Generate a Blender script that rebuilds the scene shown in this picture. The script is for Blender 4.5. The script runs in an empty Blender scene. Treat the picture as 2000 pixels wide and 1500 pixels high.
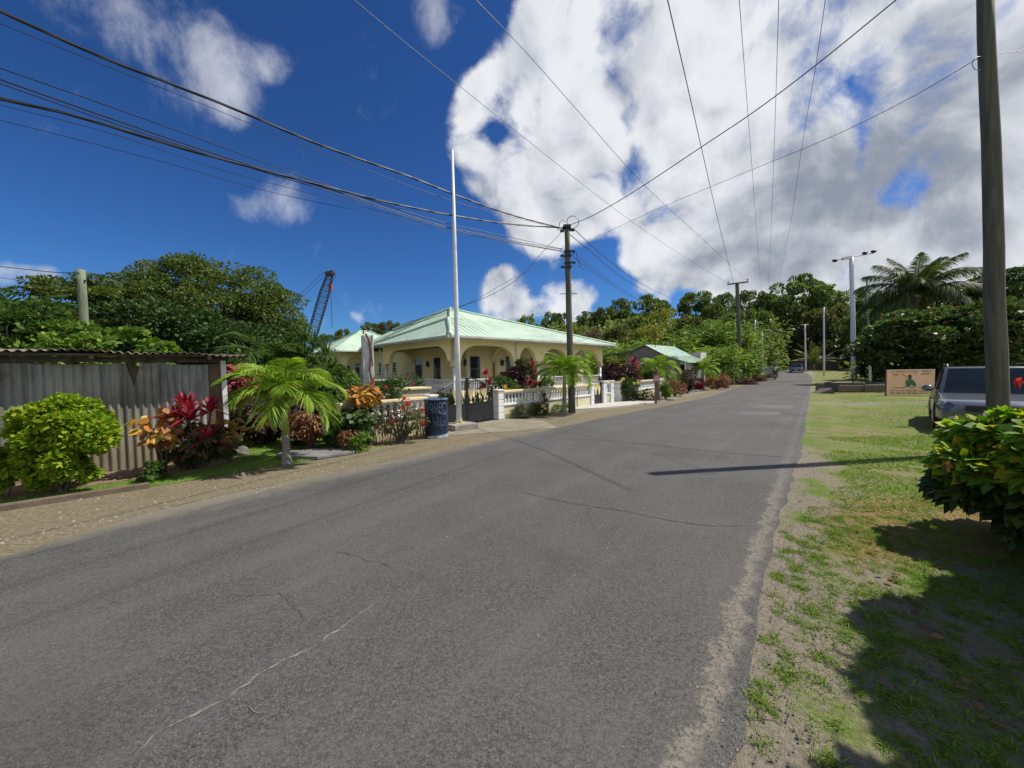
import bpy, bmesh, math, random
import numpy as np
from mathutils import Vector, Matrix

# ------------------------------------------------------------------ camera, sky, sun, exposure
SC = bpy.context.scene
COL = SC.collection
F = 751.0
PITCH, ROLL = math.radians(2.13), math.radians(0.8)
EYE = Vector((0, 0, 1.6))
fw = Vector((0, math.cos(PITCH), -math.sin(PITCH)))
r0 = Vector((1, 0, 0)); u0 = Vector((0, math.sin(PITCH), math.cos(PITCH)))
rt = r0*math.cos(ROLL) - u0*math.sin(ROLL)
up = u0*math.cos(ROLL) + r0*math.sin(ROLL)
cam = bpy.data.cameras.new('camera'); camo = bpy.data.objects.new('camera', cam); COL.objects.link(camo)
cam.sensor_width = 36; cam.lens = F/2000*36; cam.clip_start = 0.05; cam.clip_end = 3000
m = Matrix.Identity(4)
for i, a in enumerate((rt, up, -fw)):
    for j in range(3): m[j][i] = a[j]
m.translation = EYE
camo.matrix_world = m
SC.camera = camo

def ray(px, py):
    return rt*((px-1000)/F) + up*(-(py-750)/F) + fw
def at(px, py, Y):
    d = ray(px, py); return EYE + d*(Y/d.y)

SUN_EL = 53.0
SUN_AZ = math.atan2(0.985, 0.17)          # from +Y towards +X
sd = Vector((math.sin(SUN_AZ)*math.cos(math.radians(SUN_EL)), math.cos(SUN_AZ)*math.cos(math.radians(SUN_EL)), math.sin(math.radians(SUN_EL))))
sun = bpy.data.lights.new('sun', 'SUN'); suno = bpy.data.objects.new('sun', sun); COL.objects.link(suno)
sun.energy = 5.0; sun.angle = math.radians(0.53); sun.color = (1.0, 0.93, 0.82)
suno.rotation_mode = 'QUATERNION'; suno.rotation_quaternion = sd.to_track_quat('Z', 'Y')
suno.location = (60, 10, 80)
SC.view_settings.view_transform = 'Standard'; SC.view_settings.look = 'None'
SC.view_settings.exposure = 0.20; SC.view_settings.gamma = 1.0
SC.view_settings.use_curve_mapping = False
SC.cycles.max_bounces = 6; SC.cycles.diffuse_bounces = 3; SC.cycles.glossy_bounces = 3
SC.cycles.transparent_max_bounces = 8; SC.cycles.transmission_bounces = 4

class NT:
    """tiny node helper"""
    def __init__(s, tree): s.t = tree; s.n = tree.nodes; s.l = tree.links
    def new(s, typ, **kw):
        nd = s.n.new(typ)
        for k, v in kw.items():
            if k == 'ins':
                for kk, vv in v.items():
                    if hasattr(vv, 'is_output') or isinstance(vv, bpy.types.NodeSocket): s.l.new(vv, nd.inputs[kk])
                    else: nd.inputs[kk].default_value = vv
            else: setattr(nd, k, v)
        return nd
    def math(s, op, a, b=0.0, clamp=False):
        nd = s.n.new('ShaderNodeMath'); nd.operation = op; nd.use_clamp = clamp
        for i, v in enumerate((a, b)):
            if isinstance(v, bpy.types.NodeSocket): s.l.new(v, nd.inputs[i])
            else: nd.inputs[i].default_value = v
        return nd.outputs[0]
    def ss(s, v, a, b, o0=0.0, o1=1.0):
        nd = s.n.new('ShaderNodeMapRange'); nd.interpolation_type = 'SMOOTHSTEP'
        s.l.new(v, nd.inputs[0]); nd.inputs[1].default_value = a; nd.inputs[2].default_value = b
        nd.inputs[3].default_value = o0; nd.inputs[4].default_value = o1
        return nd.outputs[0]
    def mix(s, f, a, b, mode='MIX'):
        nd = s.n.new('ShaderNodeMix'); nd.data_type = 'RGBA'; nd.blend_type = mode
        for i, v in ((0, f), (6, a), (7, b)):
            if isinstance(v, bpy.types.NodeSocket): s.l.new(v, nd.inputs[i])
            else: nd.inputs[i].default_value = v if i == 0 else (*v[:3], 1)
        return nd.outputs[2]
    def noise(s, vec, scale, detail=4, rough=0.55, dist=0.0):
        nd = s.n.new('ShaderNodeTexNoise'); nd.inputs['Scale'].default_value = scale
        nd.inputs['Detail'].default_value = detail; nd.inputs['Roughness'].default_value = rough
        nd.inputs['Distortion'].default_value = dist
        if vec is not None: s.l.new(vec, nd.inputs['Vector'])
        return nd.outputs['Fac']

W = bpy.data.worlds.new("World"); SC.world = W; W.use_nodes = True
W.node_tree.nodes.clear()
T = NT(W.node_tree)
sky = T.new('ShaderNodeTexSky', sky_type='NISHITA', sun_disc=False, sun_elevation=math.radians(SUN_EL),
            sun_rotation=SUN_AZ, air_density=1.0, dust_density=0.25, ozone_density=3.0, altitude=0)
gen = T.new('ShaderNodeTexCoord').outputs['Generated']
# soft cloud field: blobs at fixed directions of the sky, broken up by noise
wob = T.new('ShaderNodeTexNoise', ins={'Vector': gen, 'Scale': 3.2, 'Detail': 3.0})
wv = T.new('ShaderNodeVectorMath', operation='SUBTRACT', ins={0: wob.outputs['Color'], 1: (0.5, 0.5, 0.5)}).outputs[0]
wv = T.new('ShaderNodeVectorMath', operation='SCALE', ins={0: wv, 'Scale': 0.16}).outputs[0]
gw = T.new('ShaderNodeVectorMath', operation='ADD', ins={0: gen, 1: wv}).outputs[0]
def blobs(lst):
    tot = None
    for px, py, r, w in lst:
        if isinstance(px, tuple): d = Vector(px).normalized(); rad = r
        else:
            d = ray(px, py); k = d.length; d = d.normalized(); rad = r/F/k**1.5
        dist = T.new('ShaderNodeVectorMath', operation='DISTANCE', ins={0: gw, 1: tuple(d)}).outputs['Value']
        v = T.ss(dist, rad*1.35, rad*0.25, 0, w)
        tot = v if tot is None else T.math('ADD', tot, v)
    return tot
main = blobs([(1160, 90, 150, 1), (1060, 330, 150, .9), (950, 240, 80, .65), (1050, 170, 120, .9), (1090, 420, 90, .7), (1240, 420, 100, .7), (1340, 170, 260, 1), (1580, 90, 330, 1), (1850, 200, 380, 1), (1080, 235, 130, 1),
              (930, 325, 80, .9), (1000, 340, 90, 1), (1140, 350, 140, .9), (1390, 330, 220, 1), (1640, 420, 280, 1), (1950, 500, 300, 1),
              (1330, 505, 110, 1), (1500, 500, 180, 1), (940, 185, 70, .9), (990, 580, 62, 1.0), (955, 555, 38, .8), (1100, 612, 60, .9),
              (1090, 545, 36, .55), (1130, 585, 40, .6), (1250, 40, 200, 1), (1060, 40, 70, .7), (30, 540, 70, .8), (95, 520, 50, .6), (790, 612, 32, .7), (620, 645, 40, .6),
              (720, 625, 30, .5), (1040, 440, 60, .5), (2300, 300, 500, 1), (2300, 700, 500, 1), (2100, -300, 500, .9), ((.2, -1, .35), 0, .75, 1), ((-.7, -.8, .5), 0, .6, 1), ((.9, -.5, .5), 0, .6, 1)])  # direction-vector blobs are unseen clouds added behind the camera for neutral fill
hole = blobs([(1250, 310, 60, .6), (1765, 375, 62, .75), (1215, 225, 30, .6), (1180, 460, 45, .7), (965, 275, 34, .6)])
wisp = blobs([(330, 50, 150, .55), (440, 120, 110, .65), (540, 110, 60, .6), (180, 10, 120, .5), (845, 35, 50, .55), (820, 5, 60, .5), (545, 375, 75, .9),
              (150, 130, 80, .3), (470, 190, 50, .5), (620, 90, 60, .3), (700, 20, 60, .25), (-500, 300, 400, .5), (-900, 600, 300, .7)])
def billow(vec):
    n1 = T.noise(vec, 4.4, 7, 0.62, 0.25)
    vo = T.new('ShaderNodeTexVoronoi', feature='F1', ins={'Vector': vec, 'Scale': 8.0, 'Detail': 1.0, 'Roughness': 0.55}).outputs['Distance']
    n2 = T.noise(vec, 15.0, 4, 0.6, 0.1)
    return T.math('SUBTRACT', T.math('SUBTRACT', T.math('ADD', T.math('MULTIPLY', n1, .85), T.math('MULTIPLY', n2, .25)), T.math('MULTIPLY', vo, 0.30)), 0.375)
nn = billow(gw)
lit = billow(T.new('ShaderNodeVectorMath', operation='ADD', ins={0: gw, 1: tuple(sd*0.055)}).outputs[0])
fld = T.math('SUBTRACT', T.math('MULTIPLY', T.math('MINIMUM', main, 1.18), 1.30), hole)
amp = T.math('ADD', T.math('MULTIPLY', main, 6.5, ), 0.6)
amp = T.math('MINIMUM', amp, 3.7)
dens = T.ss(T.math('ADD', fld, T.math('MULTIPLY', nn, amp)), 0.28, 1.12)
# stretched wisps
mp = T.new('ShaderNodeMapping', ins={'Vector': gen, 'Rotation': (0, 0.5, 0.3), 'Scale': (7, 6, 4.5)})
n3 = T.noise(mp.outputs[0], 1.5, 9, 0.66, 0.25)
wd = T.ss(T.math('ADD', wisp, T.math('MULTIPLY', T.math('SUBTRACT', n3, 0.5), 2.6)), 0.30, 1.55, 0, 0.66)
dens = T.math('MAXIMUM', dens, wd)
# cloud shading: dark bases in chosen directions plus billow noise
drk = blobs([(1500, 390, 190, .75), (1640, 300, 200, .6), (1850, 250, 190, .6), (1650, 500, 150, .55), (1960, 400, 150, .55), (1980, 130, 130, .35),
             (1030, 610, 45, .35), (1360, 540, 60, .4), (1500, 530, 90, .5), (50, 565, 80, .8), (1260, 120, 60, .3), (1180, 180, 60, .3), (1450, 140, 90, .2)])
dk = T.ss(T.math('ADD', T.math('ADD', T.math('MULTIPLY', drk, 0.62), T.math('MULTIPLY', T.math('SUBTRACT', lit, nn), 2.6)), T.math('MULTIPLY', nn, 1.1)), -0.42, 1.0)
ccol = T.mix(dk, (8.2, 8.4, 8.8), (2.7, 3.05, 3.8))
# deepen the clear sky as the photograph's camera does
skc = T.new('ShaderNodeGamma', ins={'Color': sky.outputs[0], 'Gamma': 1.25}).outputs[0]
skc = T.mix(1.0, skc, (0.22, 0.40, 0.62), 'MULTIPLY')
fin = T.mix(dens, skc, ccol)
bg = T.new('ShaderNodeBackground', ins={'Color': fin, 'Strength': 0.088})
T.l.new(bg.outputs[0], T.new('ShaderNodeOutputWorld').inputs[0])

# ------------------------------------------------------------------ terrain height
def sst(x): x = min(1, max(0, x)); return x*x*(3-2*x)
def wroad(x, y): return -0.78*(x-1.09) + 0.62*(y-10.3)      # metres to the left of the road's left edge
def gh(x, y):
    h = 0.0
    if y > 42: h += 0.024*(y-42)*min(1, (y-42)/12)
    h += 12*sst((wroad(x, y)-13)/50)*sst((x-2)/38)*sst((y-20)/25)
    h += 9*sst((y-92)/50)*sst((x+60)/80)
    h += 3*sst((y-140)/90)
    if y > 20 and x > 30: h += 11*sst((x-0.9*y-14)/40)*sst((y-15)/30)
    return h
def gp(px, py):
    d = ray(px, py); t = (0-EYE.z)/d.z if d.z < -1e-4 else 200
    for _ in range(30):
        p = EYE + d*t
        t += (gh(p.x, p.y)-p.z)/d.z*0.7 if d.z < -1e-4 else 0
    return EYE + d*t

# ------------------------------------------------------------------ helpers
def tag(o, label=None, cat=None, group=None, kind=None):
    if label: o['label'] = label
    if cat: o['category'] = cat
    if group: o['group'] = group
    if kind: o['kind'] = kind
    return o
def thing(name, label, cat, loc=(0, 0, 0), rz=0, group=None):
    global RNG
    import zlib
    sd0 = zlib.crc32((label or name).encode()); RNG = np.random.default_rng(sd0); random.seed(sd0)
    o = bpy.data.objects.new(name, None); COL.objects.link(o)
    o.location = loc; o.rotation_euler = (0, 0, rz); o.empty_display_size = 0.2
    return tag(o, label, cat, group)
def link(name, me, mat, parent=None, smooth=False):
    if mat is not None and not me.materials: me.materials.append(mat)
    if smooth: me.polygons.foreach_set('use_smooth', [True]*len(me.polygons))
    o = bpy.data.objects.new(name, me); COL.objects.link(o)
    if parent: o.parent = parent
    return o
class MB:
    def __init__(s): s.v = []; s.f = []
    def poly(s, pts):
        b = len(s.v); s.v += [tuple(p) for p in pts]; s.f.append(tuple(range(b, b+len(pts)))); return s
    def box(s, c, d, rz=0, ry=0):
        R = Matrix.Rotation(rz, 3, 'Z') @ Matrix.Rotation(ry, 3, 'Y')
        b = len(s.v)
        for z in (-.5, .5):
            for x, y in ((-.5, -.5), (.5, -.5), (.5, .5), (-.5, .5)):
                s.v.append(tuple(Vector(c) + R @ Vector((x*d[0], y*d[1], z*d[2]))))
        s.f += [tuple(b+i for i in q) for q in ((3, 2, 1, 0), (4, 5, 6, 7), (0, 1, 5, 4), (1, 2, 6, 5), (2, 3, 7, 6), (3, 0, 4, 7))]
        return s
    def tube(s, pts, r, n=8, cap=True):
        pts = [Vector(p) for p in pts]; rs = r if isinstance(r, (list, tuple)) else [r]*len(pts)
        b = len(s.v); k = len(pts); ref = None
        for i, p in enumerate(pts):
            t = (pts[min(i+1, k-1)]-pts[max(i-1, 0)])
            t = t.normalized() if t.length > 1e-9 else Vector((0, 0, 1))
            if ref is None: ref = t.orthogonal().normalized()
            ref = (ref - t*ref.dot(t)).normalized(); q = t.cross(ref)
            for j in range(n):
                a = 2*math.pi*j/n; s.v.append(tuple(p + (ref*math.cos(a)+q*math.sin(a))*rs[i]))
        for i in range(k-1):
            for j in range(n):
                s.f.append((b+i*n+j, b+i*n+(j+1) % n, b+(i+1)*n+(j+1) % n, b+(i+1)*n+j))
        if cap:
            s.f.append(tuple(b+j for j in reversed(range(n)))); s.f.append(tuple(b+(k-1)*n+j for j in range(n)))
        return s
    def lathe(s, c, prof, n=10, sx=1, sy=1):
        b = len(s.v)
        for r, z in prof:
            for j in range(n):
                a = 2*math.pi*j/n; s.v.append((c[0]+r*math.cos(a)*sx, c[1]+r*math.sin(a)*sy, c[2]+z))
        for i in range(len(prof)-1):
            for j in range(n):
                s.f.append((b+i*n+j, b+i*n+(j+1) % n, b+(i+1)*n+(j+1) % n, b+(i+1)*n+j))
        s.f.append(tuple(b+j for j in reversed(range(n)))); s.f.append(tuple(b+(len(prof)-1)*n+j for j in range(n)))
        return s
    def prism(s, pts, off):
        """closed polygon pts extruded by vector off"""
        b = len(s.v); n = len(pts); off = Vector(off)
        s.v += [tuple(Vector(p)) for p in pts] + [tuple(Vector(p)+off) for p in pts]
        s.f.append(tuple(b+i for i in range(n))); s.f.append(tuple(b+n+i for i in reversed(range(n))))
        for i in range(n):
            j = (i+1) % n; s.f.append((b+j, b+i, b+n+i, b+n+j))
        return s
    def mesh(s, name, fix=True):
        me = bpy.data.meshes.new(name); me.from_pydata(s.v, [], s.f); me.update()
        if fix:
            bm = bmesh.new(); bm.from_mesh(me); bmesh.ops.recalc_face_normals(bm, faces=bm.faces); bm.to_mesh(me); bm.free()
        return me
    def build(s, name, mat, parent=None, smooth=False, bevel=0, fix=True):
        me = s.mesh(name, fix)
        if bevel:
            bm = bmesh.new(); bm.from_mesh(me)
            es = [e for e in bm.edges if len(e.link_faces) == 2 and e.calc_face_angle(0) > 0.6]
            bmesh.ops.bevel(bm, geom=es, offset=bevel, segments=2, affect='EDGES', profile=0.6)
            bm.to_mesh(me); bm.free()
        return link(name, me, mat, parent, smooth)
def auto_smooth(o, ang=40):
    me = o.data
    me.polygons.foreach_set('use_smooth', [True]*len(me.polygons))
    me.set_sharp_from_angle(angle=math.radians(ang)); return o

# ---- materials
def mat(name, c1, c2=None, scale=4.0, rough=0.7, metal=0.0, bump=0.0, bscale=None, spec=0.5, detail=5, lo=.35, hi=.65, stretch=None, dirt=None, coat=0):
    M = bpy.data.materials.new(name); M.use_nodes = True; M.node_tree.nodes.clear(); t = NT(M.node_tree)
    co = t.new('ShaderNodeTexCoord').outputs['Object']
    if stretch: co = t.new('ShaderNodeMapping', ins={'Vector': co, 'Scale': stretch}).outputs[0]
    b = t.new('ShaderNodeBsdfPrincipled', ins={'Roughness': rough, 'Metallic': metal})
    b.inputs['Specular IOR Level'].default_value = spec; b.inputs['Coat Weight'].default_value = coat
    n = t.noise(co, scale, detail, 0.6)
    col = t.mix(t.ss(n, lo, hi), c1, c2 or c1)
    if dirt:
        dn = t.noise(co, dirt[1], 6, 0.65, 0.5)
        col = t.mix(t.ss(dn, dirt[2], dirt[2]+.16, 0, dirt[3]), col, dirt[0])
    t.l.new(col, b.inputs['Base Color'])
    if bump:
        bn = t.noise(co, bscale or scale*6, 4, 0.6)
        bp = t.new('ShaderNodeBump', ins={'Strength': 0.6, 'Distance': bump, 'Height': bn})
        t.l.new(bp.outputs[0], b.inputs['Normal'])
    t.l.new(b.outputs[0], t.new('ShaderNodeOutputMaterial').inputs[0])
    return M
def leafmat(name, cols, trans=0.35, rough=0.55, spec=0.3):
    """cols: list of colours chosen per leaf"""
    M = bpy.data.materials.new(name); M.use_nodes = True; M.node_tree.nodes.clear(); t = NT(M.node_tree)
    rnd = t.new('ShaderNodeNewGeometry').outputs['Random Per Island']
    cr = t.new('ShaderNodeValToRGB'); el = cr.color_ramp.elements
    el[0].position = 0; el[0].color = (*cols[0], 1); el[1].position = 1; el[1].color = (*cols[-1], 1)
    for i, c in enumerate(cols[1:-1]):
        e = el.new((i+1)/(len(cols)-1)); e.color = (*c, 1)
    t.l.new(rnd, cr.inputs[0])
    col = cr.outputs[0]
    b = t.new('ShaderNodeBsdfPrincipled', ins={'Roughness': rough, 'Base Color': col})
    b.inputs['Specular IOR Level'].default_value = spec
    tr = t.new('ShaderNodeBsdfTranslucent', ins={'Color': t.mix(1.0, col, (1.25, 1.35, 0.7), 'MULTIPLY')})
    mx = t.new('ShaderNodeMixShader', ins={0: trans, 1: b.outputs[0], 2: tr.outputs[0]})
    t.l.new(mx.outputs[0], t.new('ShaderNodeOutputMaterial').inputs[0])
    return M

# ---- vectorised leaves / blades / straps
RNG = np.random.default_rng(7)
def nrm(a): return a/np.maximum(1e-9, np.linalg.norm(a, axis=-1, keepdims=True))
PROF = {'leaf': (0.08, 0.8, 1.0, 0.55, 0.0), 'oval': (0.15, 1.0, 0.95, 0.0), 'blade': (0.8, 1.0, 0.6, 0.0), 'quad': (0.35, 1.0, 0.15), 'strap': (0.35, 0.9, 1.0, 0.7, 0.0), 'tri': (1.0, 0.7, 0.0)}
def straps(B, D, L, Wd, bend=0.2, S=None, prof='leaf', fold=0.0):
    """B base (N,3), D unit directions, L lengths, Wd widths -> verts, quads"""
    B = np.asarray(B, float); D = nrm(np.asarray(D, float)); N = len(B)
    L = np.broadcast_to(np.asarray(L, float), (N,)); Wd = np.broadcast_to(np.asarray(Wd, float), (N,)); bend = np.broadcast_to(np.asarray(bend, float), (N,))
    if S is None:
        S = np.cross(D, nrm(RNG.normal(size=(N, 3))*0.5 + np.array([0, 0, 1.0])))
    S = nrm(S)
    pr = np.array(PROF[prof]); k = len(pr); t = np.linspace(0, 1, k)
    P = B[:, None, :] + D[:, None, :]*(L[:, None]*t)[..., None]
    P[:, :, 2] -= (bend*L)[:, None]*t**2
    off = S[:, None, :]*(0.5*Wd[:, None]*pr[None, :])[..., None]
    V = np.stack([P-off, P+off], axis=2)
    V = V.reshape(N*k*2, 3)
    base = (np.arange(N)*k*2)[:, None, None]
    i = np.arange(k-1)[None, :, None]*2
    Q = base + i + np.array([0, 1, 3, 2])[None, None, :]
    return V, Q.reshape(-1, 4)
def join(parts):
    Vs, Qs, o = [], [], 0
    for V, Q in parts:
        Vs.append(V); Qs.append(Q+o); o += len(V)
    return np.concatenate(Vs), np.concatenate(Qs)
def npmesh(name, V, Q):
    me = bpy.data.meshes.new(name); nv, nq = len(V), len(Q)
    me.vertices.add(nv); me.vertices.foreach_set('co', V.astype(np.float32).ravel())
    me.loops.add(nq*4); me.loops.foreach_set('vertex_index', Q.astype(np.int32).ravel())
    me.polygons.add(nq); me.polygons.foreach_set('loop_start', (np.arange(nq)*4).astype(np.int32))
    me.update(calc_edges=True); return me
def rdir(n, upb=0.0):
    d = nrm(RNG.normal(size=(n, 3))); d[:, 2] += upb; return nrm(d)
def ellp(n, c, r, shell=0.0):
    d = nrm(RNG.normal(size=(n, 3))); k = RNG.random(n)**(1/3.)
    k = shell + (1-shell)*k
    return np.array(c)+d*k[:, None]*np.array(r), d
def clumpy(c, r, ncl, nl, cr=0.28, shell=0.6, flat=0.7, squash=1.0, keep=None):
    """leaf base points gathered in clumps scattered through an ellipsoid"""
    cc, cd = ellp(ncl, c, np.array(r)*(1-cr*0.6), shell)
    if keep is not None:
        ok = keep(cc); cc, cd = cc[ok], cd[ok]
    idx = RNG.integers(0, len(cc), nl)
    sz = (np.mean(r)*cr)*(0.6+0.8*RNG.random(len(cc)))
    p, d = ellp(nl, (0, 0, 0), (1, 1, flat), 0.45)
    return cc[idx] + p*sz[idx][:, None], nrm(d + 0.5*cd[idx]), cc

LEAFG = {
 'dark':  [(.022, .046, .012), (.035, .072, .016), (.052, .095, .022), (.075, .12, .028)],
 'mid':   [(.025, .06, .012), (.045, .10, .018), (.07, .13, .025), (.10, .15, .03)],
 'light': [(.06, .13, .02), (.10, .19, .025), (.15, .25, .035), (.20, .28, .04)],
 'olive': [(.05, .07, .02), (.09, .10, .03), (.13, .13, .05), (.10, .12, .03)],
 'dry':   [(.13, .09, .06), (.18, .13, .09), (.10, .10, .04), (.22, .16, .13)],
 'hill': [(.06, .095, .026), (.09, .135, .036), (.13, .18, .048), (.17, .20, .06)],
 'hillmid': [(.07, .115, .026), (.11, .165, .036), (.16, .21, .05), (.19, .22, .06)],
 'yellow': [(.12, .16, .02), (.22, .22, .03), (.30, .27, .03), (.10, .15, .02)],
 'chart': [(.09, .19, .01), (.16, .28, .015), (.26, .38, .02), (.40, .44, .03), (.10, .20, .012)],
 'palm':  [(.10, .20, .02), (.17, .30, .03), (.26, .40, .04), (.38, .44, .06)],
 'coco':  [(.03, .06, .015), (.05, .09, .02), (.08, .12, .03), (.13, .13, .05)],
 'red':   [(.10, .012, .02), (.30, .02, .05), (.45, .03, .08), (.20, .015, .04), (.55, .12, .16)],
 'maroon': [(.03, .012, .012), (.07, .02, .02), (.12, .03, .03), (.05, .03, .02), (.16, .07, .05)],
 'orange': [(.50, .20, .04), (.62, .40, .05), (.30, .10, .04), (.68, .50, .16), (.16, .10, .03), (.62, .30, .10)],
 'copper': [(.20, .08, .05), (.32, .15, .08), (.14, .06, .04), (.40, .22, .12), (.10, .06, .03)],
 'purple': [(.035, .015, .02), (.06, .025, .03), (.09, .04, .045), (.05, .04, .03)],
 'crot':  [(.08, .20, .012), (.16, .34, .02), (.05, .13, .012), (.24, .42, .03), (.55, .52, .03), (.20, .38, .03), (.60, .42, .03)],
 'pink':  [(.45, .12, .14), (.55, .20, .20), (.35, .06, .08), (.20, .08, .06)],
 'cane':  [(.09, .17, .025), (.15, .25, .035), (.22, .32, .05), (.30, .34, .08), (.16, .22, .05)],
 'grass': [(.08, .16, .015), (.13, .24, .025), (.20, .31, .03), (.28, .34, .05)],
 'dgrass': [(.24, .19, .05), (.32, .22, .08), (.16, .18, .04), (.38, .27, .12)],
 'flower': [(.75, .03, .04), (.80, .06, .08), (.70, .10, .06)],
 'fyellow': [(.80, .70, .08), (.75, .60, .05), (.85, .80, .35)],
}
LM = {k: leafmat('leaves_'+k, v, trans=(0.2 if k in ('dark', 'maroon', 'purple') else 0.35)) for k, v in LEAFG.items()}
bark = mat('bark', (.16, .13, .10), (.26, .23, .19), 6, .9, bump=.02, bscale=20)
bark_d = mat('bark_dark', (.07, .055, .045), (.14, .11, .09), 6, .9, bump=.02, bscale=20)
white = mat('white_paint', (.74, .75, .76), (.66, .67, .68), 3, .55, dirt=((.35, .33, .30), 5, .56, .5))
white2 = mat('white_metal_paint', (.72, .74, .78), (.60, .62, .66), 3, .4, dirt=((.40, .36, .30), 8, .62, .4))
cream = mat('cream_paint', (.90, .77, .45), (.85, .72, .41), 1.2, .75, bump=.002, bscale=60, dirt=((.40, .35, .25), 2.5, .62, .3))
cream_w = mat('cream_boundary_paint', (.60, .56, .38), (.52, .49, .33), 2.0, .8, bump=.002, bscale=60, dirt=((.25, .23, .18), 3.5, .56, .5))
yelcap = mat('yellow_coping_paint', (.72, .62, .36), (.66, .56, .32), 4, .6, dirt=((.4, .35, .25), 6, .6, .5))
blackm = mat('black_metal_paint', (.012, .012, .015), (.02, .02, .023), 5, .4)
darkw = mat('dark_wood', (.10, .06, .035), (.15, .09, .05), 4, .6)
glass = mat('dark_glass', (.012, .016, .018), (.03, .04, .04), 2, .08, spec=.8)
conc = mat('concrete', (.34, .32, .28), (.24, .225, .20), 3, .9, bump=.004, bscale=50, dirt=((.12, .11, .09), 2.2, .52, .6))
conc_w = mat('pale_concrete', (.60, .60, .58), (.42, .42, .41), 4, .9, bump=.004, bscale=40, dirt=((.20, .19, .17), 3, .58, .6))
polem = mat('treated_pole_wood', (.125, .12, .088), (.075, .072, .052), 2.5, .85, bump=.006, bscale=6, stretch=(6, 6, .5), dirt=((.05, .06, .04), 1.2, .5, .5))
poleg = mat('green_pole_wood', (.20, .24, .15), (.13, .155, .10), 2.5, .85, bump=.004, bscale=6, stretch=(5, 5, .6), dirt=((.07, .08, .05), 1.4, .55, .6))
wirem = mat('cable_black', (.012, .012, .014), (.02, .02, .022), 9, .45)
steel_d = mat('dark_steel', (.015, .02, .03), (.03, .035, .05), 5, .5, metal=.3)

# ------------------------------------------------------------------ ground, road, verges
def ground_material():
    M = bpy.data.materials.new('ground_cover'); M.use_nodes = True; M.node_tree.nodes.clear(); t = NT(M.node_tree)
    co = t.new('ShaderNodeTexCoord').outputs['Object']
    sp = t.new('ShaderNodeSeparateXYZ', ins={0: co})
    x, y = sp.outputs[0], sp.outputs[1]
    # dR: metres to the right of the road's right edge
    dR = t.math('SUBTRACT', t.math('MULTIPLY', t.math('SUBTRACT', x, 1.9), .78), t.math('MULTIPLY', t.math('SUBTRACT', y, 2.97), .62))
    nb = t.noise(co, .55, 5, .6, .4); nm = t.noise(co, 2.4, 6, .62); nf = t.noise(co, 30, 6, .7); nx = t.noise(co, 120, 3, .7)
    grass = t.mix(t.ss(nf, .3, .7), (.06, .115, .013), (.17, .245, .033))
    dry = t.mix(t.ss(nf, .3, .7), (.13, .13, .04), (.27, .23, .10))
    soil = t.mix(t.ss(nf, .3, .7), (.16, .14, .105), (.29, .255, .20))
    soil = t.mix(t.ss(nx, .55, .7, 0, .6), soil, (.36, .33, .29))
    left = t.ss(dR, -6.2, -7.0)
    k1 = t.ss(t.math('ADD', nm, t.math('ADD', t.math('MULTIPLY', t.math('SUBTRACT', nb, .5), .8), t.math('MULTIPLY', t.math('SUBTRACT', nf, .5), .8))), .40, .60)
    g = t.mix(k1, dry, grass)
    g = t.mix(t.math('MULTIPLY', t.ss(nx, .42, .62), t.ss(nm, .62, .45, .05, .5)), g, soil)
    e = t.math('ADD', t.math('ADD', dR, t.math('MULTIPLY', t.math('SUBTRACT', nb, .5), 2.6)), t.math('MULTIPLY', t.math('SUBTRACT', nm, .5), 1.8))
    sh = t.ss(t.math('ADD', e, t.ss(y, 3.6, 9.5, 0, .5)), .15, .85)
    near = t.ss(t.math('ADD', y, t.math('MULTIPLY', nb, .8)), 3.9, 3.0)                            # the bare sandy patch by the near road edge
    bare = t.math('MAXIMUM', t.math('MULTIPLY', t.math('SUBTRACT', 1.0, sh), t.math('SUBTRACT', 1.0, t.math('MULTIPLY', left, .75))), t.math('MULTIPLY', near, t.ss(nm, .60, .44, 0, .9)))
    col = t.mix(bare, g, soil)
    tk = t.math('SUBTRACT', t.math('ABSOLUTE', t.math('SUBTRACT', t.math('ADD', y, t.math('MULTIPLY', x, .10)), 17.4)), t.math('MULTIPLY', t.math('SUBTRACT', nm, .5), 1.6))
    track = t.math('MULTIPLY', t.ss(tk, 1.25, .35), t.ss(x, 12.0, 13.5))
    col = t.mix(t.math('MULTIPLY', track, .55), col, (.24, .225, .19))
    br = t.math('MULTIPLY', t.ss(y, 4.9, 4.2), t.ss(y, 2.9, 3.3))   # dead leaves and straw in front of the hedge
    br = t.math('MULTIPLY', br, t.ss(nm, .35, .52)); br = t.math('MULTIPLY', br, t.ss(dR, .2, .9))
    col = t.mix(t.math('MULTIPLY', br, .85), col, t.mix(t.ss(nx, .4, .6), (.17, .11, .05), (.36, .25, .10)))
    b = t.new('ShaderNodeBsdfPrincipled', ins={'Roughness': .95, 'Base Color': col}); b.inputs['Specular IOR Level'].default_value = .15
    bp = t.new('ShaderNodeBump', ins={'Strength': .8, 'Distance': .02, 'Height': t.math('ADD', nf, t.math('MULTIPLY', nx, .4))})
    t.l.new(bp.outputs[0], b.inputs['Normal'])
    t.l.new(b.outputs[0], t.new('ShaderNodeOutputMaterial').inputs[0])
    return M
def grid_axis(a, b, fine0, fine1, fs, cs):
    v = [a]
    while v[-1] < b:
        s = fs if fine0 <= v[-1] <= fine1 else cs*(1+max(0, abs(v[-1])-60)/60)
        v.append(v[-1]+s)
    return v
xs = grid_axis(-1200, 1200, -14, 30, .8, 3.0); ys = grid_axis(-300, 1400, -4, 30, .8, 3.0)
gv = [(x, y, gh(x, y)) for y in ys for x in xs]; nx_ = len(xs)
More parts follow.
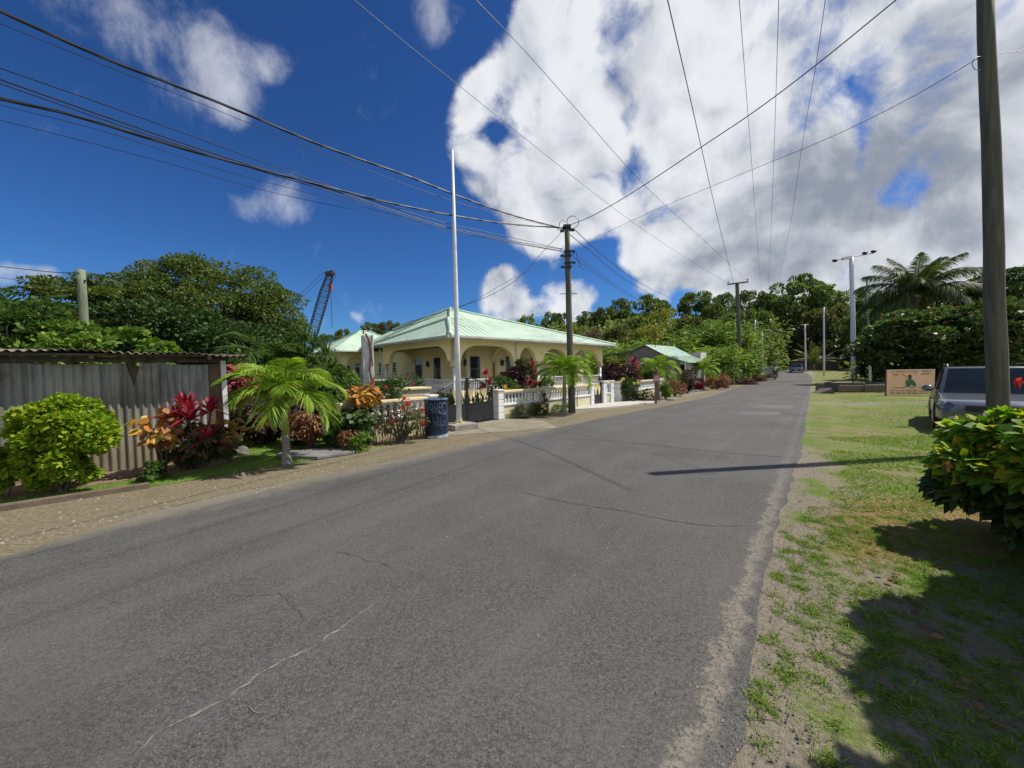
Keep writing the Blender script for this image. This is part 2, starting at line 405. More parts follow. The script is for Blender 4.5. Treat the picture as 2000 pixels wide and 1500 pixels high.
gf = [(j*nx_+i, j*nx_+i+1, (j+1)*nx_+i+1, (j+1)*nx_+i) for j in range(len(ys)-1) for i in range(nx_-1)]
me = bpy.data.meshes.new('ground'); me.from_pydata(gv, [], gf); me.update()
ground = tag(link('ground', me, ground_material(), smooth=True), kind='structure')

def asphalt_material():
    M = bpy.data.materials.new('asphalt'); M.use_nodes = True; M.node_tree.nodes.clear(); t = NT(M.node_tree)
    co = t.new('ShaderNodeTexCoord').outputs['Object']
    sp = t.new('ShaderNodeSeparateXYZ', ins={0: co}); x, y = sp.outputs[0], sp.outputs[1]
    dR = t.math('SUBTRACT', t.math('MULTIPLY', t.math('SUBTRACT', x, 1.9), .78), t.math('MULTIPLY', t.math('SUBTRACT', y, 2.97), .62))
    n1 = t.noise(co, 150, 3, .75); n2 = t.noise(co, 55, 4, .7); n3 = t.noise(co, .8, 5, .6); n4 = t.noise(co, 5, 5, .6)
    vo = t.new('ShaderNodeTexVoronoi', ins={'Vector': co, 'Scale': 165.0, 'Randomness': 1.0}); vc = t.new('ShaderNodeSeparateColor', ins={0: vo.outputs['Color']}).outputs[0]
    n6 = t.noise(co, 62, 3, .8)
    col = t.mix(t.ss(t.math('ADD', t.math('MULTIPLY', n1, .5), t.math('MULTIPLY', n6, .5)), .38, .62), (.026, .026, .026), (.122, .118, .111))
    col = t.mix(t.ss(vc, .88, 1.0, 0, .6), col, (.20, .195, .18))
    col = t.mix(t.ss(n2, .60, .72, 0, .5), col, (.035, .035, .036))
    col = t.mix(t.ss(n3, .38, .68, 0, .32), col, (.12, .117, .112))
    col = t.mix(t.ss(t.noise(co, .45, 4, .5), .55, .68, 0, .45), col, (.045, .045, .046))
    # lighter worn streaks along the wheel paths
    st = t.new('ShaderNodeMapping', ins={'Vector': co, 'Rotation': (0, 0, math.radians(-51.5))}).outputs[0]
    st = t.new('ShaderNodeMapping', ins={'Vector': st, 'Scale': (.12, 1.5, 1)}).outputs[0]
    n5 = t.noise(st, 1.4, 5, .6)
    col = t.mix(t.ss(n5, .47, .66, 0, .26), col, (.135, .132, .126))
    # dusty right edge, dusty left edge
    dw = t.math('ADD', t.math('ADD', dR, t.math('MULTIPLY', t.math('SUBTRACT', n4, .5), .30)), t.math('MULTIPLY', t.math('SUBTRACT', n2, .5), .16))
    band = t.math('MULTIPLY', t.ss(dw, -.10, -.04), t.ss(dw, .06, -.01))
    col = t.mix(t.math('MULTIPLY', t.math('MULTIPLY', band, t.ss(n2, .38, .6, .1, .65)), t.ss(y, 8.0, 3.0, .25, 1.0)), col, (.29, .255, .20))
    col = t.mix(t.math('MULTIPLY', t.ss(dw, .10, .30), .6), col, (.19, .175, .15))
    dl = t.math('ADD', dR, t.math('MULTIPLY', t.math('SUBTRACT', n4, .5), .5))
    col = t.mix(t.ss(dl, -5.0, -5.6, 0, .75), col, (.21, .19, .14))
    b = t.new('ShaderNodeBsdfPrincipled', ins={'Roughness': .82, 'Base Color': col}); b.inputs['Specular IOR Level'].default_value = .35
    hh = t.math('ADD', n1, t.math('MULTIPLY', vc, .5))
    bp = t.new('ShaderNodeBump', ins={'Strength': .55, 'Distance': .006, 'Height': hh})
    t.l.new(bp.outputs[0], b.inputs['Normal'])
    t.l.new(b.outputs[0], t.new('ShaderNodeOutputMaterial').inputs[0])
    return M
def densify(pts, step=.25, jit=.0, seed=1, smooth=True):
    rr = random.Random(seed); out = []
    for a, b in zip(pts[:-1], pts[1:]):
        a, b = Vector(a), Vector(b); n = max(1, int((b-a).length/step))
        for i in range(n):
            p = a.lerp(b, i/n); out.append(Vector((p.x+rr.uniform(-jit, jit), p.y+rr.uniform(-jit, jit))))
    out.append(Vector(pts[-1])); return out
def strip_sheet(name, left, right, dz, n, mt, jl=0, jr=0, cross=1):
    """sheet between two polylines, both resampled to n points"""
    def resample(pts, n, jit, seed):
        rr = random.Random(seed); pts = [Vector(p) for p in pts]
        cum = [0]
        for a, b in zip(pts[:-1], pts[1:]): cum.append(cum[-1]+(b-a).length)
        out = []
        for i in range(n):
            # denser near the camera
            s = cum[-1]*(i/(n-1))**2.0; k = 0
            while k < len(cum)-2 and cum[k+1] < s: k += 1
            p = pts[k].lerp(pts[k+1], (s-cum[k])/(cum[k+1]-cum[k]))
            out.append(p+Vector((rr.uniform(-jit, jit), rr.uniform(-jit, jit))))
        return out
    A = resample(left, n, jl, 3); B = resample(right, n, jr, 4); vs = []; fs = []
    for a, b in zip(A, B):
        for k in range(cross+1):
            p = a.lerp(b, k/cross); vs.append((p.x, p.y, gh(p.x, p.y)+dz))
    c = cross+1
    for i in range(n-1):
        for k in range(cross): fs.append((i*c+k, i*c+k+1, (i+1)*c+k+1, (i+1)*c+k))
    me = bpy.data.meshes.new(name); me.from_pydata(vs, [], fs); me.update()
    bm = bmesh.new(); bm.from_mesh(me); bmesh.ops.recalc_face_normals(bm, faces=bm.faces)
    if sum(f.normal.z for f in bm.faces) < 0: bmesh.ops.reverse_faces(bm, faces=bm.faces)
    bm.to_mesh(me); bm.free()
    return tag(link(name, me, mt), kind='structure')
def g2(px, py): p = gp(px, py); return (p.x, p.y)
Lroad = [(-30, -29), (-12, -6.2), g2(0, 1092), g2(300, 1000), g2(640, 925), g2(900, 875), g2(1080, 838), g2(1200, 812), g2(1300, 793), (10.7, 20.6), (16.4, 28.2), (22.7, 36.6), (33, 50), (41.0, 62), (50, 80), (60, 100), (55, 122), (44, 140)]
Rroad = [(-24, -34), (-8, -10), g2(1425, 1500), g2(1462, 1310), g2(1500, 1120), g2(1524, 1015), g2(1545, 935), g2(1568, 880), (9.35, 12.2), (15.2, 19.6), (22.4, 28.8), (29.0, 37.2), (37.6, 48), (46, 60), (55, 78), (66.5, 97), (64, 124), (50, 146)]
road = strip_sheet('road', Lroad, Rroad, 0.008, 700, asphalt_material(), .012, .035, 8)
# left verge: trodden moss and gravel between asphalt and gardens
verge_m = mat('mossy_gravel', (.10, .085, .045), (.225, .185, .125), 26, .95, bump=.012, bscale=70, dirt=((.115, .11, .045), 2.2, .5, .6), lo=.3, hi=.7, detail=8)
t_ = NT(verge_m.node_tree)
Vout = [(-33, -26), (-14.5, -5.0), (-9.2, 1.2), (-6.22, 4.55), (-5.2, 5.4), g2(545, 912), g2(700, 885), g2(828, 858), g2(930, 830), g2(1110, 808), g2(1285, 788), g2(1385, 765), (13.4, 26.6), (19.5, 34.6), (29, 46.5), (37.5, 60), (47, 80), (57, 100), (52, 120), (42, 138)]
verge = strip_sheet('verge', Vout, Lroad, 0.004, 420, verge_m, .03, .06, 3)
# concrete crossings
def sheet(name, pts, dz, th, mt, bev=0):
    vs = [Vector((p[0], p[1], dz)) for p in pts]
    o = MB().prism(vs, (0, 0, th)).build(name, mt); return o
drive_m = mat('driveway_concrete', (.25, .225, .165), (.19, .17, .125), 1.5, .9, bump=.004, bscale=60, dirt=((.20, .19, .12), 1.4, .46, .6))
path_m = mat('footpath_concrete', (.52, .50, .46), (.44, .42, .38), 1.5, .9, bump=.003, bscale=60, dirt=((.30, .28, .22), 2.4, .52, .5))
tag(sheet('driveway', [g2(866, 852), g2(1090, 836), g2(1060, 822), (-.3, 12.6), (-1.4, 14.4), (-3.2, 12.2), g2(850, 836)], 0.0, .012, drive_m), kind='structure')
tag(sheet('footpath', [g2(1100, 803), g2(1180, 798), g2(1285, 787), g2(1262, 783), g2(1200, 787), (4.6, 17.9), (4.2, 18.4), (3.3, 17.3)], 0.0, .05, path_m), kind='structure')

# cracks and patches in the asphalt
def crack(name, pix, w, mt, seed, dz=.0115, parent=None):
    rr = random.Random(seed); pts = densify([g2(*p) for p in pix], .035, .011, seed)
    vs, fs = [], []
    for i, p in enumerate(pts):
        t = (pts[min(i+1, len(pts)-1)]-pts[max(0, i-1)]).normalized(); n = Vector((-t.y, t.x))
        ww = w*rr.uniform(.15, 1.3)*min(1, (i+1)/6, (len(pts)-i)/6)
        vs += [(p.x+n.x*ww/2, p.y+n.y*ww/2, dz+gh(p.x, p.y)), (p.x-n.x*ww/2, p.y-n.y*ww/2, dz+gh(p.x, p.y))]
    for i in range(len(pts)-1): fs.append((2*i, 2*i+1, 2*i+3, 2*i+2))
    me = bpy.data.meshes.new(name); me.from_pydata(vs, [], fs); me.update()
    bm = bmesh.new(); bm.from_mesh(me); bmesh.ops.recalc_face_normals(bm, faces=bm.faces)
    if sum(f.normal.z for f in bm.faces) < 0: bmesh.ops.reverse_faces(bm, faces=bm.faces)
    bm.to_mesh(me); bm.free()
    return link(name, me, mt, road)
ck_l = mat('sand_filled_crack', (.24, .215, .17), (.12, .115, .105), 40, .95, lo=.4, hi=.6)
ck_d = mat('open_crack', (.035, .034, .033), (.10, .095, .088), 30, .95)
crack('crack', [(262, 1482), (300, 1440), (380, 1397), (430, 1378), (500, 1325), (560, 1290), (610, 1268), (640, 1247), (700, 1205), (745, 1172), (757, 1152)], .017, ck_l, 1)
crack('crack', [(775, 1120), (745, 1100), (720, 1097), (690, 1085), (650, 1080), (622, 1075)], .006, ck_d, 2)
crack('crack', [(640, 1232), (600, 1215), (575, 1190), (545, 1162), (500, 1165), (400, 1166)], .005, ck_d, 3)
crack('crack', [(1000, 958), (1040, 968), (1120, 985), (1220, 1000), (1270, 1010), (1330, 1022), (1380, 1028), (1480, 1030)], .014, ck_d, 4)
crack('crack', [(1100, 857), (1180, 861), (1260, 868), (1340, 877), (1440, 887), (1550, 895)], .040, ck_d, 5)
crack('crack', [(505, 1400), (490, 1385), (470, 1392), (466, 1372), (468, 1360)], .010, ck_l, 6)
crack('crack', [(850, 1125), (900, 1118), (950, 1122)], .010, ck_l, 7)
crack('crack', [(1390, 795), (1440, 799), (1500, 801), (1560, 812), (1598, 815)], .07, ck_d, 8)
patch_m = mat('worn_patch', (.105, .105, .108), (.08, .08, .082), 2, .8, bump=.004, bscale=80)
def road_patch(pix, mt, seed, dz=.0105):
    pts = densify([g2(*p) for p in pix+[pix[0]]], .3, .05, seed)[:-1]
    me = bpy.data.meshes.new('patch'); me.from_pydata([(p.x, p.y, dz+gh(p.x, p.y)) for p in pts], [], [tuple(range(len(pts)))]); me.update()
    if me.polygons[0].normal.z < 0: me.flip_normals()
    return link('patch', me, mt, road)
road_patch([(1463, 798), (1545, 799), (1552, 792), (1480, 790)], patch_m, 3)
road_patch([(1440, 811), (1518, 812), (1528, 805), (1448, 804)], patch_m, 4)
# loose stones
def stones(name, n, f, smin, smax, mt, label, zoff=.004):
    P = np.array([f() for _ in range(n)]); V = []; Q = []
    oc = np.array([(1, 0, 0), (0, 1, 0), (-1, 0, 0), (0, -1, 0), (0, 0, 1)], float)
    s = smin+(smax-smin)*RNG.random(n)**2.5
    a = RNG.random(n)*6.28
    R = np.stack([np.cos(a), -np.sin(a), np.sin(a), np.cos(a)], 1).reshape(n, 2, 2)
    vv = oc[None]*s[:, None, None]*(0.6+0.6*RNG.random((n, 5, 1)))
    vv[:, :, :2] = np.einsum('nij,nkj->nki', R, vv[:, :, :2]); vv[:, :, 2] *= .6
    vv += P[:, None, :]; vv[:, :4, 2] -= .002
    V = vv.reshape(-1, 3); b = (np.arange(n)*5)[:, None, None]
    Q = (b+np.array([(0, 1, 4, 4), (1, 2, 4, 4), (2, 3, 4, 4), (3, 0, 4, 4)])[None]).reshape(-1, 4)
    me = bpy.data.meshes.new(name); me.from_pydata(V.tolist(), [], [tuple(q[:3]) for q in Q]); me.update()
    return tag(link(name, me, mt), label, 'stones', kind='stuff')
stone_m = mat('pebble', (.30, .27, .23), (.17, .155, .135), 8, .9)
def on_left_verge():
    k = random.random()**1.5*26; w = abs(random.gauss(0, .55))
    x, y = -6.2+.64*k+0, 2.0+.77*k
    x, y = x+.78*(-w)+1.0, y+.62*w
    return (x-.6, y+.2, .006)
def on_right_edge():
    k = random.random()**1.3*16; w = random.gauss(.06, .13)
    return (.75+.64*k+.78*w+.1, 1.45+.77*k-.62*w, .011)
random.seed(4)
stones('pebbles', 1500, on_left_verge, .004, .028, stone_m, 'small loose pebbles on the left verge beside the asphalt')
stones('grit', 3200, on_right_edge, .003, .011, stone_m, 'fine sandy grit along the right edge of the road')

def on_road():
    k = random.random()**1.6*18; w = random.uniform(-5, -.1)
    return (1.0+.62*k+.78*w, 1.5+.78*k-.62*w, .0125)
chip_m = mat('pale_chip', (.42, .40, .36), (.22, .21, .19), 12, .9)
stones('road_chips', 420, on_road, .002, .010, chip_m, 'tiny pale stone chips scattered over the asphalt')
# grass blades
def grass(name, label, pts, L, Wd, mt, spread=.6):
    P = np.asarray(pts, float); n = len(P)
    D = nrm(np.stack([RNG.normal(size=n)*spread, RNG.normal(size=n)*spread, np.ones(n)], 1))
    l = L[0]+(L[1]-L[0])*RNG.random(n)
    V, Q = straps(P, D, l, Wd*(.6+.8*RNG.random(n)), .35, np.cross(D, rdir(n)), 'tri')
    return tag(link(name, npmesh(name, V, Q), mt), label, 'grass', kind='stuff')
def vnoise(x, y, s, seed=0):
    return .5+.25*(np.sin(x*s*1.7+seed)+np.sin(y*s*2.1+seed*2.3+np.sin(x*s*.9+1.3*seed)*1.5))*.9+.12*np.sin((x+y)*s*5.1+seed)
def drf(x, y): return .78*(x-1.9)-.62*(y-2.97)
def scatter(n, x0, x1, y0, y1, keep):
    x = x0+(x1-x0)*RNG.random(n); y = y0+(y1-y0)*RNG.random(n); k = keep(x, y)
    x, y = x[k], y[k]; z = np.array([gh(a, b) for a, b in zip(x, y)])
    return np.stack([x, y, z], 1)
def tufts(cx, cy, n, r):
    i = RNG.integers(0, len(cx), n); a = RNG.random(n)*6.28; rr = r*RNG.random(n)
    return np.stack([cx[i]+rr*np.cos(a), cy[i]+rr*np.sin(a), np.zeros(n)+.002], 1)
# tufts on the bare ground by the near road edge
s = scatter(800, .9, 4.2, 1.2, 4.0, lambda x, y: (drf(x, y) > .12)&(drf(x, y) < 1.9))
grass('grass_tufts', 'small green grass tufts on the bare ground at the near right road edge', tufts(s[:, 0], s[:, 1], 24000, .055), (.015, .075), .004, LM['grass'], 1.3)
s = scatter(42000, 2.4, 9.5, 4.1, 8.5, lambda x, y: (drf(x, y) > .35+.5*vnoise(x, y, 2.2, 2))&(vnoise(x, y, 1.1, 5) > .3))
s2 = scatter(30000, 1.2, 5.0, 1.3, 4.3, lambda x, y: (drf(x, y) > .28)&(vnoise(x, y, 3.3, 9) > .46))
grass('verge_grass', 'low creeping grass patches on the near right verge', s2, (.012, .05), .005, LM['grass'], 1.3)
grass('lush_grass', 'lush bright green grass left of the variegated bush', s, (.03, .11), .007, LM['grass'], .9)
s = scatter(15000, 1.9, 6.0, 2.9, 4.4, lambda x, y: (drf(x, y) > .3+.4*vnoise(x, y, 3, 7)))
grass('dry_grass', 'brown dry grass in front of the bush shadow', s, (.015, .05), .004, LM['dgrass'], 1.3)
s = scatter(70000, 5.5, 22, 7.0, 20, lambda x, y: (drf(x, y) > .8+.9*vnoise(x, y, 1.2, 3))&(vnoise(x, y, .7, 1) > .25)&(x < 1.38*y))
grass('lawn_grass', 'short green and straw grass on the field beside the road', s, (.02, .06), .009, LM['grass'], .9)
soilm = mat('garden_soil', (.17, .11, .08), (.25, .17, .125), 6, .95, bump=.02, bscale=20)
lawnb = mat('lawn_base', (.08, .15, .02), (.13, .21, .03), 9, .95, bump=.01, bscale=60)
# strip of lawn in front of the tin fence, and the garden lawn behind the palm
lw = [(-14.5, -5.0), (-9.2, 1.2), (-6.22, 4.55), (-5.2, 5.4), g2(545, 911), g2(700, 884)]
lw2 = [(-16.0, -3.5), (-10.2, 2.2), (-7.0, 5.05), (-6.1, 5.9), g2(470, 850), g2(690, 855)]
strip_sheet('lawn', lw2, lw, 0.009, 60, lawnb, .05, .05, 2)
def inpoly(x, y, P):
    c = np.zeros(len(x), bool); n = len(P)
    for i in range(n):
        x1, y1 = P[i]; x2, y2 = P[(i+1) % n]
        c ^= ((y1 > y) != (y2 > y))&(x < (x2-x1)*(y-y1)/(y2-y1+1e-12)+x1)
    return c
lp = [tuple(p) for p in lw[2:]]+[tuple(p) for p in reversed(lw2[2:])]
s = scatter(90000, -10, -2, 3, 10, lambda x, y: inpoly(x, y, lp)); s[:, 2] = .01
grass('garden_grass', 'green lawn grass between the tin wall garden and the verge', s[:34000], (.025, .07), .005, LM['grass'], .9)
tag(MB().prism([(-7.35, 4.9, .0), (-6.9, 4.75, 0), (-5.3, 6.2, 0), (-4.95, 7.0, 0), (-5.5, 7.3, 0), (-7.4, 5.5, 0)], (0, 0, .02)).build('soil_bed', soilm), kind='structure')

# ------------------------------------------------------------------ the yellow house
HU = Vector((.7306, .6828, 0)); HV = Vector((-.6828, .7306, 0)); HANG = math.atan2(.6828, .7306)
roof_m = mat('pale_green_roof_paint', (.46, .59, .47), (.38, .51, .40), .5, .55, dirt=((.24, .33, .25), 1.2, .52, .4))
gutter_m = mat('gutter_white', (.52, .52, .52), (.42, .42, .43), 2, .5)
soffit_m = mat('brown_ceiling', (.20, .115, .07), (.26, .15, .09), 3, .7, stretch=(1, 12, 1))
trim_m = mat('sand_trim', (.36, .26, .15), (.30, .21, .12), 3, .8)
house = thing('yellow_house', 'cream yellow house with pale green hip roof and arched verandas behind the boundary wall', 'house', (-2.7, 18, 0), HANG)
def arch_profile(length, zs, zt, openings, za=2.82, rz=.78):
    """wall band from z=zs up to zt, with arched openings (a,b) cut into its lower edge; in local (s,z)"""
    pts = [(0, zt), (0, zs)]
    for a, b in openings:
        rx = min(1.05, (b-a)/2); n = 10
        pts.append((a, zs))
        for i in range(1, n+1):
            t = math.pi/2*i/n; pts.append((a+rx*(1-math.cos(t)), zs+(za-zs)*math.sin(t)))
        for i in range(n, 0, -1):
            t = math.pi/2*i/n; pts.append((b-rx*(1-math.cos(t)), zs+(za-zs)*math.sin(t)))
        pts.append((b, zs))
    pts += [(length, zs), (length, zt)]
    out = []
    for p in pts:
        if not out or (abs(p[0]-out[-1][0])+abs(p[1]-out[-1][1])) > 1e-4: out.append(p)
    return out
def facade(mp, length, openings, off, zt=3.12, za=2.82, name='arcade'):
    b = MB(); pr = arch_profile(length, 2.06, zt, openings, za)
    b.prism([mp(s, 0, z) for s, z in pr], mp(0, off, 0)-mp(0, 0, 0))
    return b.build(name, cream, house)
mR = lambda s, d, z: Vector((s, d, z))          # right facade: along +s, depth +r
mL = lambda s, d, z: Vector((d, s, z))          # left facade: along +r, depth +s
facade(mR, 12.2, [(.42, 3.85), (4.28, 5.56), (6.2, 8.35), (9.0, 11.75)], .24)
facade(mL, 7.6, [(.55, 6.75)], .24-.003)
# the return at the left facade's far end and the far porch
b = MB(); pr = arch_profile(1.75, 2.06, 3.10, [(.15, 1.6)])
b.prism([(.243+s, 7.36, z) for s, z in pr], (0, .24, 0)); b.build('arcade', cream, house)
b = MB(); pr = arch_profile(1.75, 2.06, 3.10, [(.15, 1.6)])
b.prism([(.243+s, 14.7, z) for s, z in pr], (0, .24, 0)); b.build('arcade', cream, house)
b = MB(); pr = arch_profile(6.0, 2.06, 3.12, [(.5, 5.4)])
b.prism([(0, 14.7+s, z) for s, z in pr], (.24, 0, 0)); b.build('arcade', cream, house)
b = MB(); pr = arch_profile(1.8, 2.06, 3.10, [(.2, 1.6)])
b.prism([(3.95, .243+s, z) for s, z in pr], (.2, 0, 0)); b.build('arcade', cream, house)
# columns with square capitals
def column(s, r, name='column'):
    c = MB().box((s, r, 1.93), (.30, .30, .26)).build('column_capital', yelcap, house)
    MB().lathe((s, r, .12), [(.13, 0), (.13, .06), (.10, .08), (.10, 1.68)], 14).build(name, white, house, True)
for s, r in ((.12, .12), (3.98, .12), (4.14, .13), (5.85, .12), (8.65, .12), (12.05, .12), (.13, 7.45), (.13, 14.85), (.13, 20.6), (1.9, .13+14.7)):
    column(s, r)
# main walls
b = MB()
b.box((2.1, 11.35, 1.5), (.2, 18.7, 3.1))                   # long inner wall parallel to the left facade
b.box((3.05, 2.1, 1.499), (2.1, .2, 3.09)); b.box((4.05, 1.1, .7), (.18, 1.75, .5))
b.box((8.2, 1.8, 1.497), (8.2, .2, 3.08)); b.box((12.15, 5.3, 1.495), (.2, 7.0, 3.07)); b.box((8, 14.9, 1.49), (11.8, .2, 3.05)); b.box((12.15, 11.9, 1.492), (.2, 6.1, 3.06))
b.build('wall', cream, house)
MB().box((1.05, 3.7, .12), (2.3, 7.9, .24)).build('veranda_floor', conc, house); MB().box((7.28, .9, .119), (10.1, 1.9, .238)).build('veranda_floor', conc, house); MB().box((1.05, 17.7, .12), (2.3, 6.2, .24)).build('veranda_floor', conc, house)
MB().box((1.12, 3.7, 2.97), (1.76, 7.3, .06)).build('ceiling', soffit_m, house); MB().box((7.2, 1.0, 2.965), (9.8, 1.5, .05)).build('ceiling', soffit_m, house); MB().box((1.12, 17.7, 2.97), (1.76, 5.6, .06)).build('ceiling', soffit_m, house)
# windows and doors on the inner walls
def win_on(mp, s, z0, z1, w, d, frames=True, bars=6, name='window', sill=True):
    """window in the plane depth=d (facing the viewer side)"""
    f = MB(); t = .055
    def bar(s0, s1, a, c, dd, th): f.prism([mp(s0, d-dd, a), mp(s1, d-dd, a), mp(s1, d-dd, c), mp(s0, d-dd, c)], mp(0, th, 0)-mp(0, 0, 0))
    bar(s-w/2, s-w/2+t, z0, z1, .04, .05); bar(s+w/2-t, s+w/2, z0, z1, .04, .05)
    bar(s-w/2+t, s+w/2-t, z1-t, z1, .04, .05); bar(s-w/2+t, s+w/2-t, z0, z0+t, .04, .05)
    bar(s-w/2+t, s+w/2-t, (z0+z1)/2-.015, (z0+z1)/2+.015, .035, .04)
    fo = f.build(name, white, house)
    g = MB().prism([mp(s-w/2+t, d-.012, z0+t), mp(s+w/2-t, d-.012, z0+t), mp(s+w/2-t, d-.012, z1-t), mp(s-w/2+t, d-.012, z1-t)], mp(0, .01, 0)-mp(0, 0, 0))
    g.build('pane', glass, fo)
    if bars:
        k = MB()
        for i in range(bars):
            q = s-w/2+t+(w-2*t)*(i+.5)/bars
            k.tube([mp(q, d-.05, z0+.03), mp(q, d-.05, z1-.03)], .008, 5)
        for z in (z0+.3, (z0+z1)/2, z1-.3): k.tube([mp(s-w/2, d-.05, z), mp(s+w/2, d-.05, z)], .007, 5)
        k.build('burglar_bar', blackm, fo)
    if sill:
        MB().prism([mp(s-w/2-.1, d-.09, z0-.08), mp(s+w/2+.1, d-.09, z0-.08), mp(s+w/2+.1, d-.09, z0-.015), mp(s-w/2-.1, d-.09, z0-.015)], mp(0, .09, 0)-mp(0, 0, 0)).build('sill', trim_m, fo)
def door_on(mp, s, z1, w, d):
    f = MB()
    def bar(s0, s1, a, c, dd, th): f.prism([mp(s0, d-dd, a), mp(s1, d-dd, a), mp(s1, d-dd, c), mp(s0, d-dd, c)], mp(0, th, 0)-mp(0, 0, 0))
    bar(s-w/2-.05, s-w/2, .24, z1, .05, .05); bar(s+w/2, s+w/2+.05, .24, z1, .05, .05); bar(s-w/2, s+w/2, z1-.05, z1, .05, .05); bar(s-w/2, s+w/2, z1-.34, z1-.27, .05, .05)
    fo = f.build('door_frame', white, house)
    MB().prism([mp(s-w/2, d-.02, z1-.27), mp(s+w/2, d-.02, z1-.27), mp(s+w/2, d-.02, z1-.05), mp(s-w/2, d-.02, z1-.05)], mp(0, .015, 0)-mp(0, 0, 0)).build('pane', glass, fo)
    D = MB().prism([mp(s-w/2, d-.03, .24), mp(s+w/2, d-.03, .24), mp(s+w/2, d-.03, z1-.34), mp(s-w/2, d-.03, z1-.34)], mp(0, .025, 0)-mp(0, 0, 0)).build('door', blackm, house)
    k = MB()
    for i in range(7):
        q = s-w/2+w*(i+.5)/7; k.tube([mp(q, d-.045, .3), mp(q, d-.045, z1-.4)], .009, 5)
    k.build('door_grille', steel_d, D)
def lamp_on(mp, s, z, d):
    b = MB(); c = mp(s, d-.13, z)
    b.lathe(c, [(.045, -.14), (.075, -.12), (.085, .08), (.11, .09), (.02, .19), (.012, .25)], 8)
    b.tube([mp(s, d, z-.05), mp(s, d-.06, z-.16), mp(s, d-.13, z-.14)], .014, 6); b.tube([mp(s, d, z-.18), mp(s, d, z+.12)], .03, 8)
    o = b.build('wall_lantern', blackm, house); return o
win_on(mL, 4.6, .92, 2.42, .86, 2.0); door_on(mL, 6.75, 2.35, .85, 2.0); lamp_on(mL, 5.55, 2.0, 2.0); lamp_on(mL, 12.0-.75, 1.9, 2.0)
win_on(mL, 12.35, 1.45, 2.3, .62, 2.0, bars=0); win_on(mL, 10.1, 1.45, 2.3, .62, 2.0, bars=0)
door_on(mL, 16.6, 2.35, .85, 2.0); lamp_on(mL, 18.4, 1.95, 2.0)
MB().box((1.9, 15.3, .75), (.2, .3, 1.3)).build('water_heater', steel_d, house)
win_on(mR, 2.75, .92, 2.42, .78, 2.0); lamp_on(mR, 2.02, 2.0, 2.0)
win_on(mR, 5.05, .92, 2.42, .62, 1.7); door_on(mR, 6.0, 2.35, .7, 1.7); win_on(mR, 7.15, .92, 2.42, .66, 1.7); lamp_on(mR, 4.45, 2.0, 1.7)
win_on(mR, 9.6, .92, 2.42, .8, 1.7); win_on(mR, 11.0, .92, 2.42, .8, 1.7)
# railings
bal_v = MB().lathe((0, 0, 0), [(.028, 0), (.028, .04), (.018, .07), (.032, .2), (.02, .3), (.016, .42), (.028, .46), (.028, .5)], 8).mesh('balustrade_post')
def railing(mp, s0, s1, d=.12, z0=.62, z1=1.12):
    b = MB()
    b.prism([mp(s0, d-.05, z1), mp(s1, d-.05, z1), mp(s1, d-.05, z1+.06), mp(s0, d-.05, z1+.06)], mp(0, .1, 0)-mp(0, 0, 0))
    b.prism([mp(s0, d-.06, z0-.05), mp(s1, d-.06, z0-.05), mp(s1, d-.06, z0), mp(s0, d-.06, z0)], mp(0, .12, 0)-mp(0, 0, 0))
    n = int((s1-s0)/.125)
    for i in range(n):
        q = s0+(s1-s0)*(i+.5)/n; c = mp(q, d, z0)
        b.lathe(c, [(.034, 0), (.034, .03), (.02, .06), (.036, .18), (.022, .32), (.018, .42), (.034, .47), (.034, z1-z0)], 6)
    b.build('railing', white, house)
    MB().prism([mp(s0, d-.08, 0), mp(s1, d-.08, 0), mp(s1, d-.08, z0-.05), mp(s0, d-.08, z0-.05)], mp(0, .16, 0)-mp(0, 0, 0)).build('plinth', cream, house)
railing(mL, .3, 7.3); railing(mR, .3, 3.85); railing(mR, 6.05, 8.5); railing(mR, 8.8, 11.9); railing(mL, 15.0, 20.5)
MB().tube([(4.03, -.1, 3.05), (4.03, -.1, 2.95), (4.03, -.06, 2.7), (4.03, -.06, .1)], .05, 10).build('downpipe', white2, house, True)
MB().tube([(-.1, 7.75, 3.05), (-.1, 7.75, 2.9), (.0, 7.72, 2.7), (.0, 7.72, .1)], .05, 10).build('downpipe', white2, house, True)
# roof with ribs
def ribbed(b, tri, d, step=.25, h=.008, w=.03):
    """standing ribs on polygon tri running along unit direction d (down the slope)"""
    P = [Vector(p) for p in tri]; n = (P[1]-P[0]).cross(P[2]-P[0]).normalized()
    if n.z < 0: n = -n
    d = (d - n*d.dot(n)).normalized(); e = n.cross(d)
    es = [p.dot(e) for p in P]; k = math.floor(min(es)/step)+1
    while k*step < max(es):
        c = k*step; hits = []
        for i in range(len(P)):
            a, q = P[i], P[(i+1) % len(P)]; ea, eq = a.dot(e)-c, q.dot(e)-c
            if (ea < 0) != (eq < 0): hits.append(a.lerp(q, ea/(ea-eq)))
        if len(hits) >= 2:
            hits.sort(key=lambda p: p.dot(d)); a, q = hits[0], hits[-1]
            if (q-a).length > .15:
                b.prism([a-e*w/2-n*.01, a+e*w/2-n*.01, a+e*w*.25+n*h, a-e*w*.25+n*h], q-a)
        k += 1
def roofpart(name, faces, parent, mt=roof_m, thick=.05, step=.32, downs=None):
    b = MB()
    for i, f in enumerate(faces):
        P = [Vector(p) for p in f]; b.prism(P, (0, 0, -thick))
        n = (P[1]-P[0]).cross(P[2]-P[0]).normalized(); n = n if n.z > 0 else -n
        dn = Vector((n.x, n.y, 0)) if downs is None or downs[i] is None else Vector(downs[i])
        ribbed(b, P, dn, step)
    return b.build(name, mt, parent)
ez = 3.2
